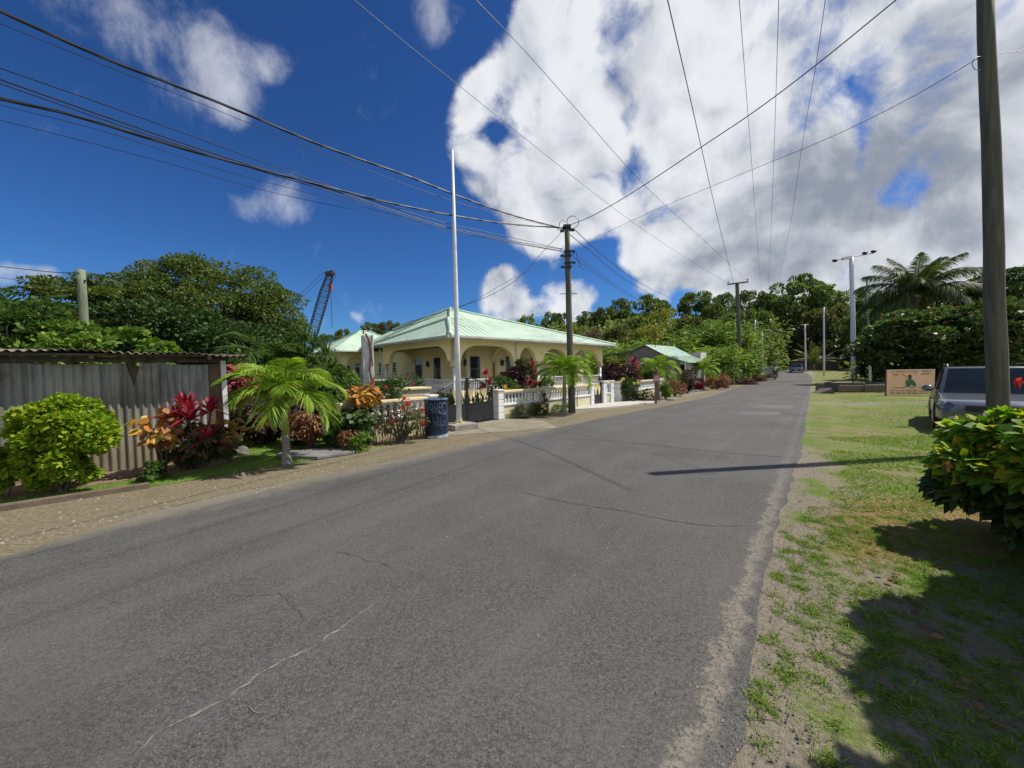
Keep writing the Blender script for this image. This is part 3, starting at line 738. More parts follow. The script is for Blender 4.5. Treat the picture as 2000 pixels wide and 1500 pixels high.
E0 = (-.6, -.6, ez); EL = (-.6, 8.2, ez); R1 = (1.3, 8.2, 3.42); R2 = (1.3, 14.2, 3.42); ER = (12.9, -.6, ez); EB = (12.9, 15.4, ez); BL = (1.3, 15.4, 3.42)
P1 = (2.75, 4.3, 5.27); P2 = (3.15, 4.5, 5.27); P3 = (3.6, 13.5, 4.85)
roofpart('roof', [(E0, EL, P1), (EL, R1, P3, P1), (R1, R2, P3), (E0, P1, P2, ER), (ER, P2, P3), (ER, P3, EB), (EB, P3, BL), (BL, P3, R2)], house, downs=[(-1, 0, 0), (-1, 0, 0), (-1, 0, 0), (0, -1, 0), (1, 0, 0), (1, 0, 0), (0, 1, 0), (-1, 0, 0)])
# raised porch hip at the corner, bay hip on the right
A = (1.15, 2.15, 4.34)
roofpart('roof', [((-.55, -.3, ez+.02), (-.55, 8.1, ez+.02), A), ((-.5, -.5, ez+.02), A, (2.9, 2.6, 4.45), (3.0, -.5, ez+.02))], house, downs=[(-1, 0, 0), (0, -1, 0)])
Bq = (5.3, 1.6, 4.02)
roofpart('roof', [((4.2, -.63, ez+.02), (7.2, -.66, ez+.02), Bq), ((3.6, -.6, ez+.015), (4.2, -.63, ez+.02), Bq)], house, downs=[(0, -1, 0), (-1, 0, 0)])
# ridge caps
b = MB()
for a, q in ((E0, P1), (P1, P2), (P2, ER), (P1, P3), (P1, EL), (A, (2.9, 2.6, 4.45)), ((-.5, -.5, ez+.02), A), (A, (-.55, 8.1, ez+.02))):
    a, q = Vector(a), Vector(q); b.tube([a+Vector((0, 0, .03)), q+Vector((0, 0, .03))], .07, 6)
b.build('ridge_cap', roof_m, house)
# gutters and soffit
b = MB()
def gut(b, a, q, w=.12, h=.15):
    a, q = Vector(a), Vector(q); d = (q-a).normalized(); n = Vector((d.y, -d.x, 0))
    b.prism([a+n*w+Vector((0, 0, -.02)), a+n*w+Vector((0, 0, -h*.7)), a+n*w*.5+Vector((0, 0, -h)), a+Vector((0, 0, -h)), a+Vector((0, 0, -.03))], q-a)
gut(b, E0, ER); gut(b, EL, E0); gut(b, R2, R1)
b.build('gutter', gutter_m, house)
MB().poly([(-.6, -.6, 3.08), (12.9, -.6, 3.08), (12.9, .3, 3.08), (.3, .3, 3.08), (.3, 8.2, 3.08), (-.6, 8.2, 3.08)]).build('soffit', white, house)
# far pavilion
ez2 = 3.2; Q0 = (-.6, 14.1, ez2); Q1 = (-.6, 21.3, ez2); Q2 = (6.6, 21.3, ez2); Q3 = (6.6, 14.1, ez2); QP = (2.6, 17.4, 5.0); QR = (3.4, 17.4, 5.0)
roofpart('roof', [(Q0, Q1, QP), (Q0, QP, QR, Q3), (Q1, Q2, QR, QP), (Q2, Q3, QR)], house, downs=[(-1, 0, 0), (0, -1, 0), (0, 1, 0), (1, 0, 0)])
b = MB()
for a, q in ((Q0, QP), (Q1, QP), (QP, QR), (Q3, QR)): b.tube([Vector(a)+Vector((0, 0, .03)), Vector(q)+Vector((0, 0, .03))], .07, 6)
b.build('ridge_cap', roof_m, house)
b = MB(); gut(b, Q1, Q0); gut(b, Q0, (1.2, 14.1, ez2)); b.build('gutter', gutter_m, house)

# ------------------------------------------------------------------ boundary walls
def bal_mesh(h, fat=1.0):
    return MB().lathe((0, 0, 0), [(.05*fat, 0), (.05*fat, .03), (.025*fat, .05), (.055*fat, .12*h/.36), (.04*fat, .18*h/.36), (.022*fat, .24*h/.36), (.05*fat, .27*h/.36), (.022*fat, .30*h/.36), (.045*fat, h-.02), (.045*fat, h)], 10).mesh('baluster')
def wall_run(name, label, A, B, H=.93, zr=.5, step=.165, endpil=(True, True), mid=(), group=None):
    A, B = Vector((*A, 0)), Vector((*B, 0)); d = B-A; L = d.length; ang = math.atan2(d.y, d.x)
    t = thing(name, label, 'wall', A, ang, group)
    MB().box((L/2, 0, (zr-.06)/2), (L, .16, zr-.06)).build('wall_base', cream_w, t)
    MB().box((L/2, 0, zr-.03), (L, .24, .06)).build('lower_rail', white, t, bevel=.01)
    MB().box((L/2, 0, H-.035), (L+.04, .26, .07)).build('coping', yelcap, t, bevel=.015)
    MB().box((L/2, 0, H-.095), (L, .14, .05)).build('upper_rail', white, t)
    pil = []
    if endpil[0]: pil.append(.11)
    if endpil[1]: pil.append(L-.11)
    pil += list(mid)
    for s in pil:
        b = MB(); b.box((s, 0, H/2-.02), (.22, .23, H-.05))
        for k in range(4): b.box((s, 0, .12+k*(H-.1)/4), (.245, .255, (H-.1)/4-.025))
        b.box((s, 0, H+.02), (.30, .30, .05)); b.build('pillar', white, t, bevel=.008)
    bm_ = bal_mesh(H-.12-zr); n = int(L/step)
    for i in range(n):
        s = (i+.5)*L/n
        if any(abs(s-p) < .17 for p in pil): continue
        o = link('baluster', bm_, white, t, False); o.location = (s, 0, zr)
    bm_.polygons.foreach_set('use_smooth', [True]*len(bm_.polygons))
    return t
wall_run('boundary_wall', 'cream and white baluster wall right of the black driveway gate', (-.52, 12.25), (3.45, 16.65), mid=(2.55,))
wall_run('boundary_wall', 'overgrown cream baluster wall left of the black oil drum', (-3.75, 8.25), (-2.08, 10.2), endpil=(False, True))
wall_run('boundary_wall', 'cream baluster wall beyond the small black gate behind the yellow flowered shrub', (4.95, 18.1), (9.3, 23.6), mid=(2.6,))
wall_run('gate_pier', 'short white and cream balustered pier right of the small pedestrian gate', (4.02, 17.28), (4.62, 17.8), H=1.0, step=.14)

# ------------------------------------------------------------------ driveway gate
def ornament(b, c, ang, h=.42, w=.2):
    """openwork vase of scrolls standing on a small block, thin flat bars"""
    c = Vector(c); e = Vector((math.cos(ang), math.sin(ang), 0))
    b.box(c+Vector((0, 0, .02)), (.10, .03, .045), ang)
    b.tube([c+Vector((0, 0, .03)), c+Vector((0, 0, h))], .010, 5)
    for sgn in (-1, 1):
        for k in (.35, .65, 1.0):
            pts = []
            for i in range(9):
                t = i/8; x = sgn*w/2*k*math.sin(t*2.2)*(.5+.6*t); z = .05+(h*(.95-.12*(1-k)))*t
                pts.append(c+e*x+Vector((0, 0, z)))
            b.tube(pts, .009, 5)
        for zz in (.45, .62, .8):
            cc = c+e*sgn*w*.28*zz+Vector((0, 0, h*zz))
            b.tube([cc+e*.03*math.cos(a)+Vector((0, 0, .035*math.sin(a))) for a in np.linspace(0, 5.6, 8)], .007, 4)
GA, GB = Vector((-2.0, 10.28, 0)), Vector((-.62, 12.12, 0)); gd = GB-GA; GL = gd.length; ga = math.atan2(gd.y, gd.x)
gate = thing('driveway_gate', 'black arched double driveway gate with cream scroll ornaments and solid lower panels', 'gate', GA, ga)
for k in (0, 1):
    x0, x1 = (0, GL/2-.01) if k == 0 else (GL/2+.01, GL)
    zt = lambda x: 1.05+.33*math.sin(math.pi*x/GL)**1.3
    lf = MB().box(((x0+x1)/2, 0, .36), (x1-x0, .03, .5)).build('gate_panel', blackm, gate)
    b = MB()
    b.tube([(x, 0, zt(x)) for x in np.linspace(x0, x1, 14)], .016, 6)
    for x in (x0+.02, x1-.02): b.box((x, 0, (zt(x)+.1)/2), (.04, .045, zt(x)-.1))
    for z in (.11, .62): b.box(((x0+x1)/2, 0, z), (x1-x0, .045, .04))
    n = 10
    for i in range(1, n):
        x = x0+(x1-x0)*i/n; b.tube([(x, 0, .63), (x, 0, zt(x))], .008, 5)
    b.build('gate_frame', blackm, gate)
for x in (.28*GL+.0, .55*GL, .82*GL):
    b = MB(); ornament(b, (x, -.03, .64), 0, .40, .22); b.build('ornament', yelcap, gate)
PA, PB = Vector((3.52, 16.72, 0)), Vector((4.0, 17.25, 0)); pd = PB-PA; PL = pd.length
pg = thing('pedestrian_gate', 'small black pedestrian gate with two cream ornaments between white piers', 'gate', PA, math.atan2(pd.y, pd.x))
MB().box((PL/2, 0, .35), (PL-.02, .03, .6)).build('gate_panel', blackm, pg)
b = MB()
for x in (.02, PL-.02): b.box((x, 0, .5), (.04, .05, 1.0))
for i in range(1, 7): b.tube([(PL*i/7, 0, .6), (PL*i/7, 0, .95+.06*math.sin(math.pi*i/7))], .008, 5)
b.tube([(PL*i/12, 0, .95+.06*math.sin(math.pi*i/12)) for i in range(13)], .014, 6); b.build('gate_frame', blackm, pg)
for x in (.3, .7):
    b = MB(); c = Vector((PL*x, -.03, .45))
    b.prism([c+Vector(p) for p in ((-.04, 0, 0), (.04, 0, 0), (.05, 0, .1), (.09, 0, .2), (.085, 0, .42), (.04, 0, .32), (0, 0, .45), (-.04, 0, .32), (-.085, 0, .42), (-.09, 0, .2), (-.05, 0, .1))], (0, .02, 0))
    b.build('ornament', yelcap, pg)

# ------------------------------------------------------------------ oil drum with painted scribbles
drum_m = mat('navy_drum_paint', (.008, .014, .035), (.015, .03, .07), 2.5, .35, dirt=((.10, .16, .28), 2.2, .58, .5), stretch=(1, 1, .7))
drum_w = mat('drum_white_paint', (.20, .28, .42), (.03, .05, .10), 14, .6)
dp = gp(853, 853); dr = thing('oil_drum', 'navy blue oil drum with white painted scribbles beside the flagpole', 'drum', dp)
R_ = .282
o = MB().lathe((0, 0, 0), [(R_-.01, 0), (R_+.006, .01), (R_, .03), (R_, .28), (R_+.008, .295), (R_, .31), (R_, .58), (R_+.008, .595), (R_, .61), (R_, .89), (R_+.008, .905), (R_-.005, .92)], 40).build('drum_shell', drum_m, dr); auto_smooth(o, 50)
MB().lathe((0, 0, .91), [(R_+.01, 0), (R_+.014, .012), (R_, .02), (R_-.03, .012), (R_-.05, .004)], 40).build('drum_rim', drum_w, dr, True)
def on_drum(u, z):       # u: angle in units of the visible half, 0 centre
    base = math.atan2(-dp.y, -dp.x); a = base+u
    return Vector(((R_+.006)*math.cos(a), (R_+.006)*math.sin(a), z))
b = MB()
def stroke(pts, w=.008):
    P = [on_drum(u, z) for u, z in pts]; b.tube(P, w, 4)
def ringd(cu, cz, ru, rz, a0=0, a1=6.28, w=.008): stroke([(cu+ru*math.cos(a), cz+rz*math.sin(a)) for a in np.linspace(a0, a1, 14)], w)
ringd(.72, .72, .22, .12); ringd(.34, .78, .12, .07); ringd(.36, .66, .13, .07); stroke([(0.1, .84), (.12, .60)]); stroke([(-.12, .84), (-.1, .72), (.08, .72)])
ringd(-.42, .76, .12, .08); stroke([(-.30, .78), (-.34, .62)]); stroke([(-.75, .84), (-.72, .6)]); ringd(.68, .48, .2, .1, .5, 5.2); stroke([(.05, .58), (.9, .58)], .006)
stroke([(.1, .52), (.15, .38)]); stroke([(.3, .52), (.32, .38)]); stroke([(.2, .40), (1.0, .40)], .005); stroke([(.35, .34), (.5, .15)], .006); stroke([(-.3, .5), (-.2, .34)], .006)
b.build('painted_scribble', drum_w, dr)
band = MB(); n = 24
vs = [on_drum(-.9+2.2*i/n, 0.0+.012) for i in range(n+1)]; vt = [on_drum(-.9+2.2*i/n, .05+.05*i/n+.012*math.sin(i*2.1)) for i in range(n+1)]
for i in range(n): band.poly([vs[i], vs[i+1], vt[i+1], vt[i]])
band.build('paint_splash', mat('splash_white', (.55, .62, .70), (.30, .36, .45), 6, .6), dr)

# ------------------------------------------------------------------ flagpole on its block
fb = gp(897, 838); ft = at(883.5, 293, fb.y)
fp = thing('flagpole', 'tall bare white flagpole bolted to a concrete block', 'flagpole', fb)
tl = ft-fb
b = MB().tube([Vector((0, 0, .16)), tl*.33, tl*.66, tl], [.078, .068, .052, .03], 14); b.build('pole', white2, fp, True)
b = MB().box((0, 0, .165), (.26, .26, .015), .6)
for k in range(4):
    a = .6+k*math.pi/2; e = Vector((math.cos(a), math.sin(a), 0)); n = Vector((-e.y, e.x, 0))*.006
    b.prism([e*.07+n+Vector((0, 0, .17)), e*.125+n+Vector((0, 0, .17)), e*.07+n+Vector((0, 0, .33))], -2*n)
b.build('base_plate', yelcap, fp)
for a in (0.3, 1.9, 3.5, 5.2):
    b = MB()
    c = Vector((.2*math.cos(a), .2*math.sin(a), .16))
    b.tube([c+Vector((.03*math.cos(t), .03*math.sin(t)*.3, .03+.04*math.sin(t))) for t in np.linspace(-.6, 3.7, 8)], .006, 5)
    b.build('anchor_loop', darkw, fp)
o = MB().box((.03, .0, .08), (.74, .62, .16), .72).build('footing', conc, fp, bevel=.015)

# ------------------------------------------------------------------ poles
def pole(name, label, pb, pt, Y, rb, rtop, mt, cat='utility pole', group=None):
    B = gp(*pb) if Y is None else at(pb[0], pb[1], Y)
    B = Vector((B.x, B.y, gh(B.x, B.y))); Tp = at(pt[0], pt[1], B.y)
    t = thing(name, label, cat, B, 0, group); v = Tp-B; n = 9
    rr = random.Random(len(label))
    pts = [v*(i/n)+Vector((rr.uniform(-.012, .012), rr.uniform(-.012, .012), 0))*(1 if 0 < i < n else 0)*rb/.15 for i in range(n+1)]
    pts[0] = v*-.02
    MB().tube(pts, [rb+(rtop-rb)*i/n for i in range(n+1)], 16).build('pole', mt, t, True)
    return t, B, Tp
up1, U0, U1 = pole('utility_pole', 'weathered wooden utility pole with cable fittings beside the small palm and boundary wall', (1117, 807), (1107, 440), None, .13, .088, polem)
# fittings on top
def loc(v, B): return Vector(v)-B
b = MB(); tp = U1-U0
b.box(tp+Vector((0, 0, -.06)), (.26, .26, .10)); b.box(tp+Vector((.17, 0, -.16)), (.2, .08, .09), .2); b.box(tp+Vector((-.17, -.02, -.2)), (.14, .08, .08))
b.build('clamp', steel_d, up1)
for k, z in enumerate((.95, 1.1, 1.35, 1.5)):
    b = MB(); b.box(tp*(1-z/6.8)+Vector((.0, -.02, 0)), (.235, .245, .05)); b.box(tp*(1-z/6.8)+Vector((-.2 if k % 2 else .2, -.05, .0)), (.12, .07, .07)); b.build('bracket', steel_d, up1)
MB().box(tp*(1-2.45/6.8), (.62, .03, .02)).build('step_bar', steel_d, up1)
b = MB(); c = tp+Vector((.22, 0, .12))
b.tube([c+Vector((.21*math.cos(a), .02, .21*math.sin(a))) for a in np.linspace(3.6, -1.3, 22)], .012, 5); b.build('jumper_cable', wirem, up1); b = MB()
c = tp+Vector((.18, -.05, -1.25)); b.tube([c+Vector((.0, 0, .2)), c+Vector((.14, 0, .28)), c+Vector((.18, 0, .05)), c+Vector((.3, 0, -.25)), c+Vector((.45, 0, -.35))], .012, 5); b.build('jumper_cable', wirem, up1); b = MB()
c = tp+Vector((-.15, -.05, 0)); b.tube([c+Vector((-.15, 0, -.2)), c+Vector((-.12, 0, .05)), c+Vector((-.02, 0, .18)), c+Vector((.1, 0, .1))], .012, 5)
b.build('jumper_cable', wirem, up1)
rp, RB, RT = pole('utility_pole', 'thick wooden utility pole rising out of the frame behind the variegated bush', (1952, 893), (1924, -38), 6.75, .142, .10, polem)
# continue it above the frame
lp_, LB, LT = pole('utility_pole', 'greenish wooden pole standing behind the tin wall shed', (170, 720), (158, 527), 11.5, .115, .095, poleg)
MB().box((LT-LB)+Vector((0, 0, -.32)), (.3, .05, .04)).build('crossbar', steel_d, lp_)
tpole, TB, TT = pole('utility_pole', 'distant dark wooden pole with a crossarm above the cane thicket', (1447, 735), (1439.5, 552), 36, .19, .15, polem)
ca = Vector((math.cos(math.radians(-38)), math.sin(math.radians(-38)), 0)); ca = Vector((1, .1, .12)).normalized()
tv = TT-TB
b = MB(); b.prism([tv-ca*1.02+Vector((0, -.2, -.14)), tv+ca*1.02+Vector((0, -.2, -.14)), tv+ca*1.02+Vector((0, -.2, -.02)), tv-ca*1.02+Vector((0, -.2, -.02))], (0, .12, 0))
for sg in (-.97, .97): b.lathe(tv+ca*sg+Vector((0, -.15, 0)), [(.02, -.05), (.02, .08), (.06, .10), (.05, .2), (.02, .22)], 8)
b.build('crossarm', darkw, tpole)
# floodlight mast
fm, FB, FT = pole('floodlight_mast', 'tall white steel mast with three floodlights on a crossbar at the field edge', (1668, 735), (1663, 503), 40, .22, .19, white2, 'light mast')
fv = FT-FB; ca = Vector((1, .0, .17)).normalized()
b = MB(); b.tube([fv-ca*1.95+Vector((0, -.1, .02)), fv+ca*2.15+Vector((0, -.1, .02))], .05, 8); b.box(fv+ca*-.55+Vector((0, -.1, .02)), (1.0, .16, .26), 0, -.17); b.build('crossbar', white2, fm)
for k in (-1.85, 1.25, 2.15):
    c = fv+ca*k+Vector((0, -.15, .18 if k > 0 else -.02))
    o = MB().lathe(c, [(.04, -.14), (.16, -.13), (.27, .02), (.26, .07), (.1, .13)], 14, 1, .8).build('floodlight', blackm, fm, True)
pole('lamp_post', 'white post with short crosspiece on the grass nearest the floodlight mast', (1609.5, 728), (1609, 600), 52, .11, .09, white2, 'post')
p_, a_, c_ = pole('lamp_post', 'white post with a T top beside the road in front of the maroon roofed building', (1574, 722), (1572, 634), 66, .13, .11, white2, 'post')
MB().box((c_-a_)+Vector((0, 0, 0)), (1.3, .1, .12)).build('crossbar', white2, p_)
pole('lamp_post', 'thin white pole behind the almond tree right of the floodlight mast', (1700, 735), (1693, 541), 34, .09, .07, white2, 'post')
pole('lamp_post', 'white post at the end of the left verge nearest the bend', (1491, 730), (1488, 648), 50, .11, .09, white2, 'post')
pole('lamp_post', 'white post rising behind the green hedge at the end of the cane', (1476.5, 732), (1475, 625), 48, .10, .08, white2, 'post')
pole('utility_pole', 'short dark pole among the cane near the brush heaps', (1456, 742), (1453, 627), 40, .13, .11, polem)
pole('utility_pole', 'grey leaning pole in the dark woods beyond the bend', (1490, 716), (1494, 627), 82, .16, .13, conc)
pole('lamp_post', 'thin grey post beyond the bend between two huts', (1538, 716), (1538, 672), 88, .10, .08, conc)

# ------------------------------------------------------------------ wires
def wire(label, pix, Y0, Y1, r, ext0=0, ext1=0, twist=0, cat='cable', group=None, mt=None):
    P = [Vector(p) for p in pix]
    # smooth the pixel path, 1/Y varies linearly along it
    cum = [0]
    for a, c in zip(P[:-1], P[1:]): cum.append(cum[-1]+(c-a).length)
    n = 40; out = []
    for i in range(n+1):
        s = cum[-1]*i/n; k = 0
        while k < len(cum)-2 and cum[k+1] < s: k += 1
        t = (s-cum[k])/(cum[k+1]-cum[k])
        p0, p1, p2, p3 = P[max(k-1, 0)], P[k], P[k+1], P[min(k+2, len(P)-1)]
        m1 = (p2-p0)/max(1e-6, (p2-p0).length)*(p2-p1).length; m2 = (p3-p1)/max(1e-6, (p3-p1).length)*(p2-p1).length
        q = (2*t**3-3*t*t+1)*p1+(t**3-2*t*t+t)*m1+(-2*t**3+3*t*t)*p2+(t**3-t*t)*m2
        Y = 1/((1/Y0)*(1-s/cum[-1])+(1/Y1)*(s/cum[-1]))
        out.append(at(q.x, q.y, Y))
    if ext0: d = (out[0]-out[3]).normalized(); out = [out[0]+d*ext0]+out
    if ext1: d = (out[-1]-out[-4]).normalized(); out = out+[out[-1]+d*ext1]
    c = out[len(out)//2].copy()
    b = MB()
    loc_ = [p-c for p in out]
    if twist:
        fine = []
        for a, q in zip(loc_[:-1], loc_[1:]):
            m = max(1, min(40, int((q-a).length/.12)))
            fine += [a.lerp(q, i/m) for i in range(m)]
        fine.append(loc_[-1])
        for ph in range(3):
            b.tube([p+Vector((math.cos(i*.55+ph*2.09)*twist, 0, math.sin(i*.55+ph*2.09)*twist)) for i, p in enumerate(fine)], r, 5)
    else: b.tube(loc_, r, 5)
    o = b.build('overhead_cable', mt or wirem, None, True); o.location = c
    return tag(o, label, cat, group)
UY = U1.y
wire('thick twisted overhead cable, uppermost of the bundle running left from the pole top', [(0, 22), (200, 112), (350, 170), (480, 222), (620, 281), (800, 345), (890, 381), (1000, 420), (1103, 447)], 5.2, UY, .014, 14, 0, .011)
wire('faint thin cable just below the uppermost twisted cable', [(50, 66), (260, 150), (400, 205), (525, 257), (640, 302), (890, 394), (1100, 449)], 5.6, UY, .005, 14)
wire('straight thin cable above the lower twisted cable on the left', [(0, 133), (200, 203), (500, 311), (660, 369), (850, 430), (1000, 464), (1098, 486)], 5.2, UY, .008, 14)
wire('thin cable of the left pair, the upper one, crossing above the small cloud', [(0, 155), (250, 243), (480, 320), (660, 375), (850, 437), (1000, 470), (1098, 487)], 5.2, UY, .011, 14)
wire('thin cable of the left pair, the lower one, crossing above the small cloud', [(0, 163), (250, 250), (480, 325), (660, 379), (850, 440), (1000, 473), (1098, 490)], 5.2, UY, .008, 14)
wire('lower thick twisted overhead cable crossing the small left cloud', [(0, 193), (130, 222), (375, 295), (650, 368), (770, 398), (885, 421), (1000, 438), (1100, 445)], 5.2, UY, .014, 14, 0, .011)
wire('faint cable just below the lower twisted cable', [(0, 205), (200, 256), (430, 331), (600, 376), (820, 432), (960, 466), (1098, 491)], 5.6, UY, .005, 14)
wire('lowest thin cable of the bundle, nearest the tree tops', [(0, 235), (180, 280), (350, 325), (500, 368), (700, 412), (860, 448), (1098, 492)], 5.6, UY, .005, 14)
wire('cable rising from the pole top to the upper right corner of the sky', [(1112, 440), (1160, 420), (1240, 373), (1367, 289), (1480, 213), (1600, 122), (1750, 0)], UY, 7.4, .012, 0, 1.7, .0)
wire('thin cable running right to the thick pole across the grey cloud', [(1161, 465), (1280, 410), (1472, 330), (1640, 260), (1780, 190), (1912, 113)], 17, 6.7, .006)
wire('short thin cable leaving the thick pole at the right edge', [(1928, 108), (2000, 98)], 6.7, 6.9, .005, 0, 12)
wire('dark cable dropping from the pole top to the trees, right one of two', [(1122, 448), (1160, 484), (1210, 525), (1260, 558), (1312, 583)], UY, 44, .014, 0, 4)
wire('dark cable dropping from the pole top to the trees, left one of two', [(1114, 459), (1160, 497), (1210, 539), (1250, 563), (1285, 583)], UY, 44, .014, 0, 4)
wire('upper cable of the lower pair dropping behind the pole to the trees', [(1130, 502), (1170, 533), (1210, 562), (1250, 587)], UY, 40, .010, 0, 4)
wire('lower cable of the lower pair dropping behind the pole to the trees', [(1117, 500), (1160, 532), (1200, 560), (1246, 587)], UY, 40, .012, 0, 4)
wire('thin long cable crossing the blue sky down to the crossarm, left one', [(692, 0), (790, 82), (890, 162), (1000, 250), (1191, 401), (1300, 478), (1421, 554)], 8.2, 35.9, .007, 25)
wire('thin long cable crossing the white cloud down to the crossarm, middle one', [(930, 0), (1030, 105), (1136, 225), (1257, 360), (1370, 465), (1459, 548)], 8.0, 36, .008, 25)
wire('dark nearly vertical cable running down to the distant crossarm pole', [(1304, 0), (1337, 143), (1370, 289), (1400, 420), (1433, 556)], 7.6, 35.8, .011, 25)
wire('faint high cable, leftmost of three near the road vanishing point', [(1444, 0), (1456, 160), (1469, 330), (1480, 480), (1487, 566)], 8.5, 60, .007, 25)
wire('faint high cable, middle of three near the road vanishing point', [(1521, 0), (1516, 170), (1508, 400), (1500, 566)], 8.5, 60, .007, 25)
wire('faint high cable, rightmost of three near the road vanishing point', [(1612, 0), (1593, 130), (1568, 275), (1545, 430), (1520, 556)], 8.5, 60, .007, 25)
wire('service cable dropping left from the utility pole to the concrete post', [(1098, 452), (1060, 492), (1010, 545), (950, 580), (880, 604), (800, 629), (735, 652)], UY, 10.2, .008)
wire('second service cable drooping to the concrete post over the roof', [(1100, 504), (1040, 526), (985, 553), (930, 585), (870, 612), (800, 635), (735, 654)], UY, 10.2, .006)
wire('thin cable leaving the frame behind the left tree, upper one', [(0, 520.5), (60, 527), (110, 532), (155, 533)], 11, 11.4, .010, 14)
wire('thin cable leaving the frame behind the left tree, middle one', [(0, 542), (50, 550), (100, 558), (155, 570)], 11, 11.4, .006, 14)
wire('thin cable leaving the frame behind the left tree, lower one', [(0, 562), (50, 568), (100, 572), (155, 580)], 11, 11.4, .006, 14)
b = MB(); b.tube([loc(at(1912, 116, 6.5), RB)+Vector((-.03+.1*math.cos(a), -.02, -.08+.11*math.sin(a))) for a in np.linspace(0, 6.0, 14)], .005, 5); b.build('cable_loop', wirem, rp)

# concrete service post with vine
cp = at(720, 760, 10.0); cp.z = 0; cpt = at(719, 655, 10.0).z
post = thing('concrete_post', 'pale block concrete post with dark dead vine behind the orange leaved shrub', 'post', cp, math.radians(28))
b = MB(); nb = 7
for i in range(nb): b.box((0, 0, (i+.5)*cpt/nb), (.27-.004*(i % 2), .27-.003*(i % 2), cpt/nb-.012))
b.box((0, 0, cpt/2), (.255, .255, cpt-.02)); b.build('block_shaft', conc_w, post, bevel=.006)
MB().tube([(-.06, -.17, cpt+.03), (.02, -.17, cpt-.15), (.06, -.16, cpt-.5), (.02, -.17, cpt-.9), (.07, -.17, cpt-1.3), (.03, -.16, 0.2)], .025, 6).tube([(.10, -.16, cpt), (.06, -.17, cpt-.3), (.09, -.165, cpt-.8)], .015, 5).tube([(-.1, -.1, cpt+.02), (-.12, -.15, cpt+.2), (.02, -.12, cpt+.1)], .02, 5).build('dead_vine', darkw, post)
MB().lathe((.18, -.1, .95), [(.02, -.12), (.11, -.1), (.11, .06), (.02, .1)], 10).build('meter', conc, post)

# ------------------------------------------------------------------ corrugated shed
SA, SB = Vector((-11.5, 1.64, 0)), Vector((-5.5, 7.4, 0)); sdv = SB-SA; SL = sdv.length; sang = math.atan2(sdv.y, sdv.x)
shed = thing('tin_shed', 'long shed of rusty grey corrugated iron sheets under a thin tin roof on the left', 'shed', SA, sang)
def corr_material(name, base, base2, rust, amt):
    M = bpy.data.materials.new(name); M.use_nodes = True; M.node_tree.nodes.clear(); t = NT(M.node_tree)
    co = t.new('ShaderNodeTexCoord').outputs['Object']
    st = t.new('ShaderNodeMapping', ins={'Vector': co, 'Scale': (5, 5, .55)}).outputs[0]
    n1 = t.noise(st, 1.6, 6, .65); n2 = t.noise(co, 2.1, 6, .65, .4); n3 = t.noise(co, 26, 4, .6)
    col = t.mix(t.ss(n1, .3, .7), base, base2)
    col = t.mix(t.ss(n2, .52, .70, 0, amt), col, rust)
    sp = t.new('ShaderNodeSeparateXYZ', ins={0: co}).outputs[2]
    low = t.ss(t.math('ADD', sp, t.math('MULTIPLY', t.math('SUBTRACT', n2, .5), 1.0)), .75, .05, 0, .75)
    col = t.mix(low, col, (.19, .145, .085))
    col = t.mix(t.ss(n3, .62, .70, 0, .6), col, (.08, .05, .035))
    n7 = t.noise(co, .9, 3, .5); col = t.mix(t.ss(t.math('ADD', t.math('MULTIPLY', n7, .5), t.math('MULTIPLY', n1, .5)), .46, .60, 0, .62), col, (.085, .082, .07))
    b = t.new('ShaderNodeBsdfPrincipled', ins={'Roughness': .6, 'Metallic': .15, 'Base Color': col})
    bp = t.new('ShaderNodeBump', ins={'Strength': .4, 'Distance': .004, 'Height': n3}); t.l.new(bp.outputs[0], b.inputs['Normal'])
    t.l.new(b.outputs[0], t.new('ShaderNodeOutputMaterial').inputs[0]); return M
tin1 = corr_material('weathered_tin', (.34, .33, .28), (.22, .215, .18), (.16, .10, .06), .55)
tin2 = corr_material('older_tin', (.24, .235, .21), (.15, .145, .13), (.12, .075, .05), .8)
tin3 = corr_material('grey_blue_tin', (.33, .34, .32), (.24, .25, .24), (.14, .10, .07), .4)
roof_t = corr_material('rusty_roof_tin', (.22, .20, .16), (.12, .09, .06), (.14, .07, .04), .9)
def corrugated(x0, x1, z0, z1, y=0, amp=.013, pitch=.1, topfun=None, nz=14, tilt=0, holes=()):
    nxx = int((x1-x0)/pitch*8)+1; vs = []; fs = []
    for k in range(nz+1):
        for i in range(nxx+1):
            x = x0+(x1-x0)*i/nxx; zt = z1+(topfun(x) if topfun else 0); z = z0+(zt-z0)*k/nz
            vs.append((x, y+amp*math.cos(2*math.pi*x/pitch)-.012*math.sin(x*2.3+z*1.1)+tilt*z, z))
    for k in range(nz):
        for i in range(nxx):
            x = (vs[k*(nxx+1)+i][0]); z = vs[k*(nxx+1)+i][2]
            if any(abs(x-h[0]) < h[2] and abs(z-h[1]) < h[3]*(1-abs(x-h[0])/h[2]) for h in holes): continue
            a = k*(nxx+1)+i; fs.append((a, a+1, a+nxx+2, a+nxx+1))
    me = bpy.data.meshes.new('corrugated_sheet'); me.from_pydata(vs, [], fs); me.update()
    return me
edges = [0, 1.9, 3.6, 4.75, 5.95, 6.85, 7.42, SL-.32]
tops = [0, .0, -.01, 0, -.02, .0, -.03]
